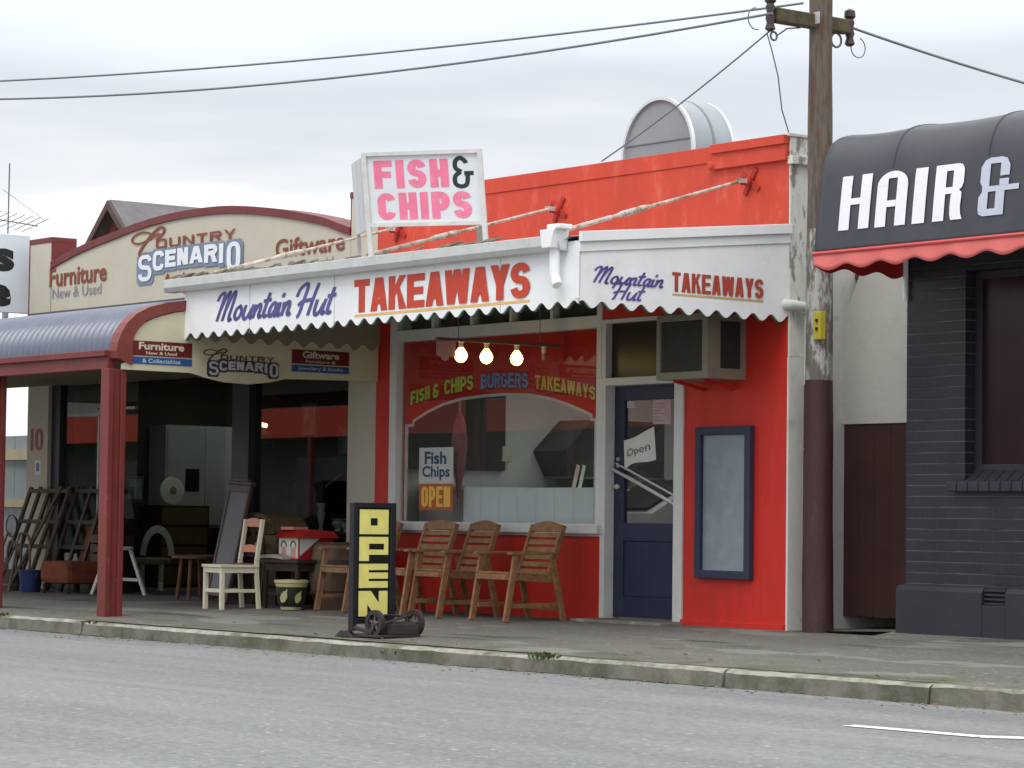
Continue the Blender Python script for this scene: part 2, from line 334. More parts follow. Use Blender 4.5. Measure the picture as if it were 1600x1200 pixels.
SCRIPT = {
 'M': [[(-.08, .70), (-.02, .88), (.10, .97), (.17, .86), (.13, .4), (.09, 0)], [(.13, .36), (.24, .74), (.35, .97), (.40, .86), (.36, .4), (.32, .0)], [(.36, .36), (.47, .74), (.58, .97), (.64, .86), (.60, .4), (.58, .12), (.63, .0), (.72, .06)]],
 'o': [[(.14, .46), (.03, .34), (.02, .14), (.12, .02), (.24, .10), (.27, .30), (.18, .45), (.14, .46)]],
 'u': [[(.0, .48), (-.02, .16), (.05, .01), (.17, .06), (.29, .36)], [(.33, .48), (.28, .14), (.32, .02), (.41, .08)]],
 'n': [[(.0, .46), (.02, .24), (.0, .0)], [(.02, .22), (.12, .42), (.21, .44), (.24, .30), (.22, .10), (.28, .02), (.36, .08)]],
 't': [[(.13, .82), (.08, .40), (.06, .12), (.13, .02), (.22, .08)], [(-.06, .55), (.26, .58)]],
 'a': [[(.24, .42), (.12, .45), (.02, .28), (.04, .06), (.14, .03), (.23, .22)], [(.27, .46), (.23, .14), (.28, .02), (.36, .08)]],
 'i': [[(.04, .46), (.02, .14), (.07, .02), (.15, .08)], [(.07, .62), (.11, .76)]],
 'H': [[(-.12, .62), (-.06, .86), (.12, 1.0), (.22, .92), (.18, .5), (.12, .06), (.04, -.02)], [(.62, 1.0), (.54, .55), (.48, .0)], [(.0, .34), (.14, .46), (.34, .48), (.56, .50)]]}
ADV = {'M': .80, 'o': .41, 'u': .42, 'n': .36, 't': .27, 'a': .36, 'i': .20, 'H': .72}
def script(text, t=.115, sh=.28):
    x = 0; out = []
    for c in text:
        for p in SCRIPT[c]:
            q = smooth_pts([(a+x, b) for a, b in p], 5); out.append(ribbon(q, t))
        x += ADV[c]
    xs = [p[0]+sh*p[1] for st in out for q in st for p in q]
    x0, x1 = min(xs), max(xs)
    return [[[((px+sh*py-x0)/(x1-x0), py) for px, py in q] for q in st] for st in out]

# ================================================================== ground, road, kerb
def road_mat(name, base, chip, streak):
    m = bpy.data.materials.new(name); m.use_nodes = True; t = m.node_tree; N = t.nodes; L = t.links; b = N['Principled BSDF']; b.inputs['Roughness'].default_value = .9; b.inputs['Specular IOR Level'].default_value = .25
    g = N.new('ShaderNodeNewGeometry')
    def noise(sc, st, det=4, ro=.6):
        mp_ = N.new('ShaderNodeMapping'); mp_.inputs['Scale'].default_value = st; L.new(g.outputs['Position'], mp_.inputs[0]); n = N.new('ShaderNodeTexNoise'); n.inputs['Scale'].default_value = sc; n.inputs['Detail'].default_value = det; n.inputs['Roughness'].default_value = ro; L.new(mp_.outputs[0], n.inputs['Vector']); return n.outputs[0]
    def rmp(s, stops): r = ramp(N.new('ShaderNodeValToRGB'), stops); L.new(s, r.inputs[0]); return r.outputs[0]
    def mul(a, b2):
        x = N.new('ShaderNodeMix'); x.data_type = 'RGBA'; x.blend_type = 'MULTIPLY'; x.inputs[0].default_value = 1; L.new(a, x.inputs[6]); L.new(b2, x.inputs[7]); return x.outputs[2]
    c = rmp(noise(.5, (1, 1, 1), 6), [(.3, tuple(v*.93 for v in base)), (.7, tuple(v*1.07 for v in base))])
    c = mul(c, rmp(noise(1.2, streak, 4), [(.3, (.84, .84, .86)), (.7, (1.1, 1.1, 1.09))]))
    c = mul(c, rmp(noise(24, (1, 1, 1), 4, .75), [(.30, 1-chip), (.5, 1.0), (.70, 1+chip)]))
    sp = rmp(noise(20, (1, 1, 1), 2, .5), [(.675, 0.0), (.71, .55)])
    mixs = N.new('ShaderNodeMix'); mixs.data_type = 'RGBA'; L.new(sp, mixs.inputs[0]); L.new(c, mixs.inputs[6]); mixs.inputs[7].default_value = (.50, .50, .47, 1)
    L.new(mixs.outputs[2], b.inputs['Base Color'])
    bp = N.new('ShaderNodeBump'); bp.inputs['Strength'].default_value = .45; bp.inputs['Distance'].default_value = .006; L.new(noise(55, (1, 1, 1), 3), bp.inputs['Height']); L.new(bp.outputs[0], b.inputs['Normal'])
    return m
def road_wear(m):
    t = m.node_tree; N = t.nodes; L = t.links; b = N['Principled BSDF']; src = b.inputs['Base Color'].links[0].from_socket; g = N.new('ShaderNodeNewGeometry')
    def layer(prev, sc, st, lo, hi, amt, col, det=5):
        mp_ = N.new('ShaderNodeMapping'); mp_.inputs['Scale'].default_value = st; L.new(g.outputs['Position'], mp_.inputs[0]); n = N.new('ShaderNodeTexNoise'); n.inputs['Scale'].default_value = sc; n.inputs['Detail'].default_value = det; L.new(mp_.outputs[0], n.inputs['Vector'])
        r = ramp(N.new('ShaderNodeValToRGB'), [(lo, 0.0), (hi, amt)]); L.new(n.outputs[0], r.inputs[0]); x = N.new('ShaderNodeMix'); x.data_type = 'RGBA'; L.new(r.outputs[0], x.inputs[0]); L.new(prev, x.inputs[6]); x.inputs[7].default_value = (*col, 1); return x.outputs[2]
    o = layer(src, 1.0, (.06, .9, 1), .50, .68, .45, (.15, .152, .156)); o = layer(o, 1.3, (.12, 1.4, 1), .60, .70, .40, (.27, .27, .26)); o = layer(o, 3.5, (1, 1, 1), .72, .76, .6, (.09, .09, .09)); o = layer(o, .9, (.25, .9, 1), .66, .68, .22, (.12, .122, .125), 8)
    L.new(o, b.inputs['Base Color'])
ROAD = road_mat('chipseal', (.205, .213, .209), .30, (.10, 1.0, 1))
road_wear(ROAD)
def foot_mat():
    m = road_mat('worn_asphalt', (.150, .144, .128), .22, (.35, 1.3, 1)); t = m.node_tree; N = t.nodes; L = t.links; b = N['Principled BSDF']
    src = b.inputs['Base Color'].links[0].from_socket; g = N.new('ShaderNodeNewGeometry')
    def patch(prev, sc, st, lo, hi, amt, col):
        mp_ = N.new('ShaderNodeMapping'); mp_.inputs['Scale'].default_value = st; L.new(g.outputs['Position'], mp_.inputs[0]); n = N.new('ShaderNodeTexNoise'); n.inputs['Scale'].default_value = sc; n.inputs['Detail'].default_value = 6; L.new(mp_.outputs[0], n.inputs['Vector'])
        r = ramp(N.new('ShaderNodeValToRGB'), [(lo, 0.0), (hi, amt)]); L.new(n.outputs[0], r.inputs[0]); x = N.new('ShaderNodeMix'); x.data_type = 'RGBA'; L.new(r.outputs[0], x.inputs[0]); L.new(prev, x.inputs[6]); x.inputs[7].default_value = (*col, 1); return x.outputs[2]
    o = patch(src, .8, (.7, 1.5, 1), .57, .60, .60, (.25, .25, .225))
    o = patch(o, 1.1, (.5, 2.2, 1), .60, .66, .7, (.050, .050, .042))
    # moss near the kerb and at the foot of the walls
    se = N.new('ShaderNodeSeparateXYZ'); L.new(g.outputs['Position'], se.inputs[0]); mr = N.new('ShaderNodeMapRange'); L.new(se.outputs[1], mr.inputs[0]); mr.inputs[1].default_value = -3.0; mr.inputs[2].default_value = -3.5; mr.inputs[3].default_value = 0; mr.inputs[4].default_value = 1
    n = N.new('ShaderNodeTexNoise'); n.inputs['Scale'].default_value = 2.3; n.inputs['Detail'].default_value = 7; L.new(g.outputs['Position'], n.inputs['Vector']); r = ramp(N.new('ShaderNodeValToRGB'), [(.46, 0.0), (.62, .85)]); L.new(n.outputs[0], r.inputs[0])
    mm = N.new('ShaderNodeMath'); mm.operation = 'MULTIPLY'; L.new(mr.outputs[0], mm.inputs[0]); L.new(r.outputs[0], mm.inputs[1]); x = N.new('ShaderNodeMix'); x.data_type = 'RGBA'; L.new(mm.outputs[0], x.inputs[0]); L.new(o, x.inputs[6]); x.inputs[7].default_value = (.085, .095, .035, 1)
    L.new(x.outputs[2], b.inputs['Base Color']); return m
FOOT = foot_mat()
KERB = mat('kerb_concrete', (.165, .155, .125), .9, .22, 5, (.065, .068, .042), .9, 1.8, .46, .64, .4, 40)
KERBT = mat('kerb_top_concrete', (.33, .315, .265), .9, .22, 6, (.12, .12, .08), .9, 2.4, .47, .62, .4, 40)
GRASS = mat('ground_grass', (.06, .085, .03), 1, .3, 1.5)
struct('ground', MB().add([(-600, -600, -.42), (600, -600, -.42), (600, 600, -.42), (-600, 600, -.42)], [(0, 1, 2, 3)]), GRASS)
KY = -3.66
rd = MB(); ys = [KY+.02-i*.58 for i in range(31)]; zr = lambda y: -.195+.095*sin(pi*min(1, max(0, (KY-y)/17.4)))
vs = [(x, y, zr(y)) for y in ys for x in (-220, 60)]
rd.add(vs, [(2*i, 2*i+1, 2*i+3, 2*i+2) for i in range(30)]); struct('road', rd, ROAD)
fz = lambda y: .0195*y+.0
fp = MB(); fp.add([(x, y, fz(y)) for y in (-3.53, -1.8, 0.0) for x in (-120, 40)], [(0, 1, 3, 2), (2, 3, 5, 4)])
fp.add([(.05, 0, .0), (1.43, 0, .045), (1.43, 3, .06), (.05, 3, .04)], [(0, 1, 2, 3)])
fp.add([(1.3, -.35, fz(-.35)+.002), (40, -.35, fz(-.35)+.002), (40, .05, .05), (1.3, .05, .05)], [(0, 1, 2, 3)])
struct('footpath', fp, FOOT)
kb = MB(); x = -60.0
cuts = [-13.6, -11.85, -9.75, -7.05, -5.35, -0.55, 1.35, 3.3, 5.15, 7.3]
edges = [x]+cuts+[30]
rk = random.Random(3)
for a, b in zip(edges[:-1], edges[1:]):
    g0 = .006; dz = rk.uniform(-.008, .008); dy = rk.uniform(-.016, .016); n = max(2, int((b-a)/.13)) if a > -20 else 2
    A = []
    prof = [(-3.53, -.072), (-3.60, -.072), (-3.635, -.077), (-3.655, -.095), (KY-.012, -.215), (-3.53, -.215)]
    vs = []
    for i in range(n+1):
        xx = a+g0+(b-a-2*g0)*i/n; e = .35 if i in (0, n) else 1
        for j, (py, pz) in enumerate(prof):
            k = rk.uniform(-.005, .005) if a > -20 else 0
            vs.append((xx, py+dy*(j not in (0, 5))+k*(j in (2, 3, 4)), pz+dz*(j < 4)+k*(j in (1, 2, 3))))
    P_ = len(prof); fs = []
    for i in range(n):
        for j in range(P_):
            fs.append((i*P_+j, i*P_+(j+1) % P_, (i+1)*P_+(j+1) % P_, (i+1)*P_+j))
    fs += [tuple(range(P_)), tuple(n*P_+j for j in range(P_))]
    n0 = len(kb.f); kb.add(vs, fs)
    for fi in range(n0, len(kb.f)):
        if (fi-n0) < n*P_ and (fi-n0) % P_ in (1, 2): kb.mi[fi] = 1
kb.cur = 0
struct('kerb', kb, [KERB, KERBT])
gm = MB(); gm.add([(-120, KY-.005, -.1905), (40, KY-.005, -.1905), (40, KY-.30, -.186), (-120, KY-.30, -.186)], [(0, 1, 2, 3)])
gr_ = random.Random(21); mo_ = MB()
def blob(x_, y_, z_, rx, ry, rr2, q):
    n = 9; q.add([(x_+rx*(.7+.5*rr2.random())*cos(2*pi*k/n), y_+ry*(.7+.5*rr2.random())*sin(2*pi*k/n), z_) for k in range(n)], [tuple(range(n))])
for i in range(260):
    x_ = gr_.uniform(-15, 9); big = .5+.9*max(0, sin(x_*.9)+.3*sin(x_*2.7)); y_ = KY-.012-gr_.random()**2*.07; blob(x_, y_, zr(y_)+.003+.00001*i, gr_.uniform(.03, .16)*big, gr_.uniform(.006, .018)*big, gr_, mo_)
mg_ = struct('gutter_moss', mo_, mat('gutter_grime', (.055, .055, .035), .95, .3, 9), kind='stuff')
gq = MB()
for i in range(420):
    x_ = gr_.uniform(-15, 9); y_ = KY-.02-abs(gr_.gauss(0, .22)); sz = gr_.uniform(.004, .014); gq.sphere((x_, y_, zr(y_)+sz*.3), sz, 5, 3, (1, 1, .6))
struct('road_grit', gq, mat('grit', (.20, .18, .145), .9, .5, 3), kind='stuff')
lq = MB()
for i in range(120):
    x_ = gr_.uniform(-14, 8); w_1 = gr_.random() < .6; y_ = KY-.03-abs(gr_.gauss(0, .06)) if w_1 else -3.5+abs(gr_.gauss(0, .5)); z_ = (zr(y_) if w_1 else fz(y_))+.006; a_ = gr_.uniform(0, pi); l_ = gr_.uniform(.012, .04); c_, s_ = cos(a_)*l_, sin(a_)*l_
    lq.add([(x_-c_, y_-s_, z_), (x_-s_*.4, y_+c_*.4, z_+.012), (x_+c_, y_+s_, z_+.003), (x_+s_*.4, y_-c_*.4, z_+.002)], [(0, 1, 2, 3)])
struct('leaf_litter', lq, mat('dry_leaf', (.14, .095, .045), .9, .4, 4), kind='stuff')
ga = MB(); ga.add([(x_, y_, zr(y_)+.004) for x_, y_ in ((6.50, -5.645), (7.40, -5.575), (7.40, -5.715), (6.53, -5.775))], [(3, 2, 1, 0)])
ga.add([(x_, y_, zr(y_)+.004) for x_, y_ in ((7.33, -5.58), (7.45, -5.72), (8.70, -4.45), (8.58, -4.31))], [(0, 1, 2, 3)])
struct('road_marking', ga, mat('road_paint', (.72, .72, .70), .8, .06, 8, (.3, .3, .29), .7, 18, .56, .7))

# weeds in the kerb joints
WEED = mat('weed_green', (.055, .10, .022), .8, .35, 20)
def weed(loc, n, h, label, sd):
    r = random.Random(sd); m = MB()
    for i in range(n):
        a = r.uniform(0, 2*pi); d = r.uniform(0, .13); l = h*r.uniform(.4, 1); q = r.uniform(.2, .9)
        p0 = Vector((cos(a)*d*1.4, sin(a)*d*.5, 0)); p1 = p0+Vector((cos(a)*l*q*.5, sin(a)*l*q*.3, l*.7)); p2 = p0+Vector((cos(a)*l*q, sin(a)*l*q*.6, l*.75)); s_ = Vector((-sin(a), cos(a), 0))*r.uniform(.006, .016)
        m.add([p0-s_*.5, p0+s_*.5, p1+s_, p2, p1-s_], [(0, 1, 2, 3, 4)])
    o = part('weed_tuft', m, WEED); o.location = loc
    return tag(o, label, 'weed', 'weeds growing along the kerb')
weed((1.36, -3.64, -.10), 70, .075, 'leafy green weed growing in the broken kerb joint in front of the blue door', 1)
weed((-5.33, -3.62, -.09), 14, .05, 'small weed in the kerb joint left of the tall open sign', 2)
weed((-7.05, -3.62, -.09), 24, .06, 'small weed in the kerb joint beside the maroon corner post', 3)
weed((-0.56, -3.66, -.15), 10, .05, 'tiny weed in the kerb joint just right of the reel mower wheel', 4)

# ================================================================== takeaway shop
shop = thing('takeaway_shop', 'red painted takeaway shop with arched window, blue door and tall plain parapet', 'shop', (-2.9, 0, 0))
m = MB()
m.box(-5.95, -5.69, 0, .2, -.1, 4.0).box(-5.69, -2.375, 0, .2, -.1, .76).box(-1.25, .05, 0, .2, -.1, 2.73).box(-5.69, -2.375, 0, .2, 3.0, 4.0).box(-2.375, .05, 0, .2, 2.73, 4.0)
part('wall', m, RED, shop)
m = MB(); m.box(-5.95, .05, -.006, .2, 3.30, 4.03).box(-5.95, .05, -.018, .26, 4.03, 4.172).box(-.87, .05, -.05, -.018, 3.965, 4.10).box(-.87, .06, -.075, -.018, 4.10, 4.178)
m.lathe((-.88, -.045, 4.00), [(.03, -.03), (.045, 0), (.03, .03)], 12, 'y')
par = part('parapet', m, REDUP, shop, bev=.004)
m = MB(); m.box(.05, .07, -.002, .33, 2.3, 4.165).box(.05, .085, -.03, .33, 4.165, 4.195).box(.05, .115, -.02, .36, 3.93, 4.0); part('peeling_side', m, PEEL, shop, bev=.006)
m = MB(); m.box(-.15, .068, .2, 8, -.1, 3.55).box(.05, .072, -.004, .2, -.02, 2.3); part('side_wall', m, SIDEW, shop)
m = MB(); m.box(-1.25, .05, -.035, 0, -.03, .05).box(-5.9, -2.375, -.03, 0, -.06, .02); part('skirting', m, RED, shop, bev=.006)
m = MB(); m.box(-5.95, -5.3, .26, 8, 3.35, 3.45).box(-1.2, -.15, .26, 8, 3.35, 3.45).box(-5.3, -1.2, .26, .7, 3.35, 3.45).box(-5.3, -1.2, 3.9, 8, 3.35, 3.45); part('roof', m, STEEL, shop)
INW = mat('interior_grey', (.48, .47, .43), .8, .06, 2); INF = mat('interior_floor', (.14, .12, .10), .6, .1)
m = MB(); m.box(-5.94, -5.85, .2, 5, -.02, 3.0).box(-5.85, -.15, 4.9, 5, -.02, 3.0).box(-.2, -.152, .2, 4.9, -.02, 3.0).box(-5.85, -5.3, .2, 4.9, 2.95, 3.0).box(-1.2, -.2, .2, 4.9, 2.95, 3.0).box(-5.3, -1.2, .2, .7, 2.95, 3.0).box(-5.3, -1.2, 3.9, 4.9, 2.95, 3.0).box(-5.35, -5.3, .7, 3.9, 3.0, 3.345).box(-1.2, -1.15, .7, 3.9, 3.0, 3.345).box(-5.3, -1.2, .65, .7, 3.0, 3.345).box(-5.3, -1.2, 3.9, 3.95, 3.0, 3.345); part('interior_wall', m, INW, shop); part('added_skylight', MB().box(-5.3, -1.2, .7, 3.9, 3.46, 3.466), GLASS, shop)  # invented roof opening and shaft, added to brighten the takeaway interior
m = MB(); m.box(-5.85, -.2, .16, 4.9, -.06, .012); part('interior_floor', m, INF, shop)

win = part('window', MB().box(-5.69, -5.575, -.02, .14, .87, 3.0).box(-2.445, -2.375, -.02, .14, .87, 3.0).box(-5.575, -2.445, -.015, .12, 2.665, 2.775).box(-5.575, -2.445, .0, .14, 2.955, 3.0), TRIM, shop, bev=.004)
m = MB()
for xx in (-5.0, -4.37, -3.75, -3.13): m.box(xx-.02, xx+.02, .0, .08, 2.775, 2.955)
parts('fanlight_bar', m, TRIM, win)
part('fanlight_glass', MB().box(-5.575, -2.445, .05, .056, 2.78, 2.95), GLASS, win)
part('fanlight_board', MB().box(-5.575, -2.445, .16, .18, 2.77, 2.95), mat('dusty_board', (.10, .09, .075), .8, .4, 3, (.22, .2, .17), .6, 2.5), win)
part('window_sill', MB().box(-5.72, -2.34, -.085, .02, .78, .85).box(-5.70, -2.36, -.05, .14, .85, .87).box(-5.70, -2.36, -.03, 0, .755, .78), TRIM, win, bev=.006)
part('pane', MB().box(-5.575, -2.445, .06, .066, .87, 2.665), GLASS, win)
arcp = [(x_-.09, z_) for x_, z_ in [(-5.439, 1.826), (-5.316, 1.83), (-5.31, 1.871), (-5.086, 1.952), (-4.833, 2.022), (-4.521, 2.07), (-4.154, 2.090), (-3.853, 2.095), (-3.44, 2.078), (-3.123, 2.033), (-2.867, 1.973), (-2.642, 1.906), (-2.531, 1.868), (-2.53, 1.828), (-2.475, 1.826)]]
m = MB(); tops = [(p[0], 2.66) for p in arcp]
m.strip(tops, arcp, (0, .078, 0), (1, 0, 0), (0, 0, 1), (0, 1, 0), .004); m.box(-5.575, -5.529, .078, .082, .88, 2.66).box(-2.565, -2.445, .078, .082, .88, 2.66)
band = part('painted_band', m, REDSIGN, win)
m = MB(); letter(m, [ribbon([(-5.529, .88)]+arcp+[(-2.565, .88)], .028)], wallfn(.076), .001); part('white_outline', m, TRIM, band)
def arc_z(x): # lettering baseline follows the arch
    u = (x+4.02)/1.45; return 2.162-.15*u*u-.012*u
def archtext(txt, x0, x1, h, t, M_, nm):
    x0 -= .09; x1 -= .09
    st = caps(txt, x1-x0, h, t, t*.9); m = MB()
    letter(m, st, lambda x, y, o: (x0+x, .074-o, arc_z(x0+x)+y), .0008, .0001); part(nm, m, M_, band)
    m = MB(); letter(m, xf(st, 1, 1, -.009, -.010), lambda x, y, o: (x0+x, .0768-o, arc_z(x0+x)+y), .0001, .00005); part(nm+'_shadow', m, BLACK, band)
archtext('FISH', -5.365, -5.04, .135, .034, LIME, 'lettering')
archtext('&', -4.99, -4.89, .125, .032, LIME, 'lettering')
archtext('CHIPS', -4.80, -4.335, .145, .031, LIME, 'lettering')
archtext('BURGERS', -4.21, -3.475, .140, .029, BLUEL, 'lettering')
archtext('TAKEAWAYS', -3.37, -2.475, .130, .029, GOLD, 'lettering')

df = part('door_frame', MB().box(-2.375, -2.31, -.02, .14, .02, 2.125).box(-1.37, -1.25, -.02, .14, .02, 2.125).box(-2.375, -1.25, -.02, .14, 2.125, 2.195).box(-2.375, -2.32, -.015, .14, 2.195, 2.73).box(-1.30, -1.25, -.015, .14, 2.195, 2.73).box(-2.32, -1.30, -.015, .14, 2.695, 2.73), TRIM, shop, bev=.004)
part('transom_panel', MB().box(-2.32, -1.30, .06, .075, 2.195, 2.695), mat('dark_board', (.030, .019, .016), .28, .2), df)
m = MB(); m.box(-2.45, -1.2, -.30, .16, -.03, .018); part('doorstep', m, mat('step_concrete', (.20, .19, .165), .9, .2, 6, (.40, .37, .31), .8, 3, .55, .62), shop, bev=.008)
dr = part('door', MB().box(-2.31, -2.175, .09, .14, .035, 2.12).box(-1.50, -1.37, .09, .14, .035, 2.12).box(-2.175, -1.5, .09, .14, 1.99, 2.12).box(-2.175, -1.5, .09, .14, .72, .885).box(-2.175, -1.5, .09, .14, .035, .22).box(-2.175, -1.5, .105, .13, .22, .72), NAVY, shop, bev=.005)
part('door_glass', MB().box(-2.175, -1.5, .115, .121, .885, 1.99), GLASS, dr)
m = MB(); m.tube([(-2.315, .045, 1.385), (-1.40, .045, 1.045)], .016).tube([(-2.24, .06, 1.42), (-1.40, .06, 1.115)], .010); parts('push_bar', m, mat('brushed_metal', (.62, .60, .58), .3, .1, metal=.8), dr)
m = MB()
for z_ in (1.46, 1.40): m.lathe((-2.245, .075, z_), [(.016, 0), (.022, .015)], 12, 'y')
m.box(-2.285, -2.20, .055, .075, 1.20, 1.225).lathe((-2.25, .07, 1.212), [(.025, 0), (.025, .02)], 12, 'y'); part('lock', m, mat('pale_metal', (.55, .57, .52), .35, .1, metal=.6), dr)

# ------------------------------------------------------------------ canopy
can = thing('shop_canopy', 'white wavy edged street canopy of the takeaway shop with painted name on two sides', 'canopy', (-2.93, -1.14, 0))
def wavy(a, b, z, pitch, amp, n=9):
    k = int((b-a)/pitch*n); return [(a+(b-a)*i/k, z+amp*(1 if True else 1)*cos(2*pi*(a+(b-a)*i/k)/pitch)) for i in range(k+1)]
CY, CX0, CX1 = -2.28, -5.91, .05
bot = wavy(CX0, CX1, 2.618, .207, .030); top = [(p[0], 3.12) for p in bot]
fa = part('fascia', MB().strip(top, bot, (0, CY, 0), (1, 0, 0), (0, 0, 1), (0, -1, 0), .014), WHITE, can)
part('lining', MB().strip(top, [(p[0], p[1]-.008) for p in bot], (0, CY+.004, 0), (1, 0, 0), (0, 0, 1), (0, 1, 0), .012), GREEN, fa)
roofz = lambda y: 3.13+.23*(y-CY)/2.28
def endpanel(x, s):
    b_ = wavy(CY, 0, 2.618, .205, .030); t_ = [(p[0], roofz(p[0])+.02) for p in b_]
    o = part('end_panel', MB().strip(t_, b_, (x, 0, 0), (0, 1, 0), (0, 0, 1), (s, 0, 0), .014), WHITE, can)
    part('lining', MB().strip(t_, [(p[0], p[1]-.008) for p in b_], (x-s*.004, 0, 0), (0, 1, 0), (0, 0, 1), (-s, 0, 0), .012), GREEN if s > 0 else BEIGE, o)
    q = MB()
    for z0, z1, e in ((-.02, .062, .035), (-.10, -.02, .012)): q.prism([(CY-.02, roofz(CY-.02)+z0), (0, roofz(0)+z0), (0, roofz(0)+z1), (CY-.02, roofz(CY-.02)+z1)], (x+s*.0145, 0, 0), (0, 1, 0), (0, 0, 1), (s, 0, 0), e)
    part('barge_board', q, WHITE, o, bev=.004); return o
eR = endpanel(CX1, 1); endpanel(CX0, -1)
q = MB(); q.box(CX1-.03, CX1+.022, CY-.022, CY-.0145, 2.66, 3.1); part('corner_strip', q, WHITE, eR)
m = MB(); nx = 60
for k in range(2):
    pass
vs = []; cor = [(CX0+.03+(CX1-CX0-.06)*i/360) for i in range(361)]
for y_ in (CY-.06, 0.0):
    for x_ in cor: vs.append((x_, y_, roofz(y_)+.02+.012*cos(2*pi*x_/.076*.5)))
m.add(vs, [(i, i+1, 361+i+1, 361+i) for i in range(360)]); part('roof_sheet', m, STEEL, can, smooth=True)
m = MB(); m.box(CX0+.02, CX1-.02, CY+.03, -.001, 3.02, 3.04)
for x_ in (-5.2, -4.0, -2.8, -1.6, -.4): m.box(x_-.03, x_+.03, CY+.03, -.001, 2.95, 3.02)
part('soffit', m, mat('soffit_brown', (.20, .16, .115), .8, .15, 3), can)
gp = [(-.0, 3.045), (-.085, 3.05), (-.115, 3.09), (-.12, 3.165), (-.105, 3.17), (-.10, 3.10), (-.075, 3.065), (0, 3.062)]
m = MB(); m.prism([(p[0], p[1]) for p in gp], (-6.11, CY-.0145, 0), (0, 1, 0), (0, 0, 1), (1, 0, 0), 6.04)
m.box(-6.115, -6.11, CY-.13, CY-.014, 3.045, 3.172); part('gutter', m, GUT, can)
m = MB()
rr_ = random.Random(5)
for i in range(46):
    x_ = rr_.uniform(-6.1, -4.7) if i < 26 else rr_.uniform(-4.7, -.2); m.bar((x_, CY-.10, 3.175), (x_+rr_.uniform(.04, .2), CY-.06, 3.18+rr_.uniform(.0, .035)), rr_.uniform(.02, .05), rr_.uniform(.006, .014))
part('gutter_debris', m, mat('dead_leaves', (.25, .22, .17), .9, .4, 9), can)['kind'] = 'stuff'
m = MB(); m.prism([(-.06, 0), (.06, 0), (.085, .15), (-.085, .15)], (-.14, CY-.19, 3.06), (1, 0, 0), (0, 0, 1), (0, 1, 0), .17)
m.tube([(-.14, CY-.10, 3.08), (-.14, CY-.10, 2.86), (-.12, CY-.10, 2.80), (-.09, CY-.105, 2.765)], .042, 14); m.box(-.16, .0, CY-.17, CY-.03, 3.21, 3.25)
part('gutter_outlet', m, WHITE, can, bev=.008, smooth=True)
for i, (x_, z_) in enumerate(((-.41, 3.82), (-3.02, 3.79), (-5.57, 3.79))):
    a = Vector((x_, -.12, z_)); b = Vector((x_-.03, CY+.12, 3.22)); q = MB()
    q.tube([a, a.lerp(b, .25), a.lerp(b, .5), b], [.014, .014, .015, .015], 10)
    q.tube([a.lerp(b, .50), a.lerp(b, .53), a.lerp(b, .64), a.lerp(b, .67)], [.016, .027, .027, .016], 10); q.tube([a.lerp(b, .70), b], .019, 8)
    q.box(x_-.03, x_-.012, -.16, -.06, z_-.02, z_+.02).box(x_+.012, x_+.03, -.16, -.06, z_-.02, z_+.02)
    ro = part('tie_rod', q, RODM, can, smooth=True)
    q = MB()
    for k in range(4):
        an = k*pi/2+pi/4+.2; q.bar((x_, -.022, z_), (x_+.13*cos(an), -.014, z_+.13*sin(an)), .045, .022, (0, 1, 0))
    q.lathe((x_, -.085, z_), [(.03, 0), (.045, .03), (.03, .078)], 10, 'y'); q.box(x_-.011, x_+.011, -.125, -.05, z_-.035, z_+.035)
    part('wall_anchor', q, mat('rusty_red', (.42, .035, .022), .7, .2, 12), ro, bev=.003)
m = MB(); letter(m, xf(script('Mountain', .122, .30), 1.30, .27, -5.345, 2.735), wallfn(CY-.014), .003); letter(m, xf(script('Hut', .125, .30), .66, .285, -3.98, 2.715), wallfn(CY-.014), .003); part('lettering', m, PURP, fa)
m = MB(); letter(m, xf(caps('TAKEAWAYS', 2.50, .29, .096, .062, gap=.016), 1, 1, -3.05, 2.70), wallfn(CY-.014), .003); part('lettering', m, REDL, fa)
part('underline', MB().box(-3.04, -.56, CY-.0165, CY-.0142, 2.662, 2.684), ORNG, fa)
m = MB(); letter(m, xf(script('Mountain', .115, .30), .745, .135, -2.155, 2.795), sidefn(CX1+.014), .003); letter(m, xf(script('Hut', .115, .30), .36, .135, -1.96, 2.675), sidefn(CX1+.014), .003); part('lettering', m, PURP, eR)
m = MB(); letter(m, xf(caps('TAKEAWAYS', 1.01, .160, .040, .028, gap=.009), 1, 1, -1.315, 2.772), sidefn(CX1+.014), .003); part('lettering', m, REDL2, eR)
part('underline', MB().box(CX1+.0142, CX1+.0165, -1.31, -.30, 2.742, 2.758), mat('tan_underline', (.60, .40, .16), .5), eR)
m = MB()
for x_ in (-3.36, -.95, -4.75): m.box(x_-.003, x_+.003, CY-.0158, CY-.0142, 2.60, 3.06)
parts('sheet_joint', m, mat('joint_grey', (.34, .34, .33), .8), fa)

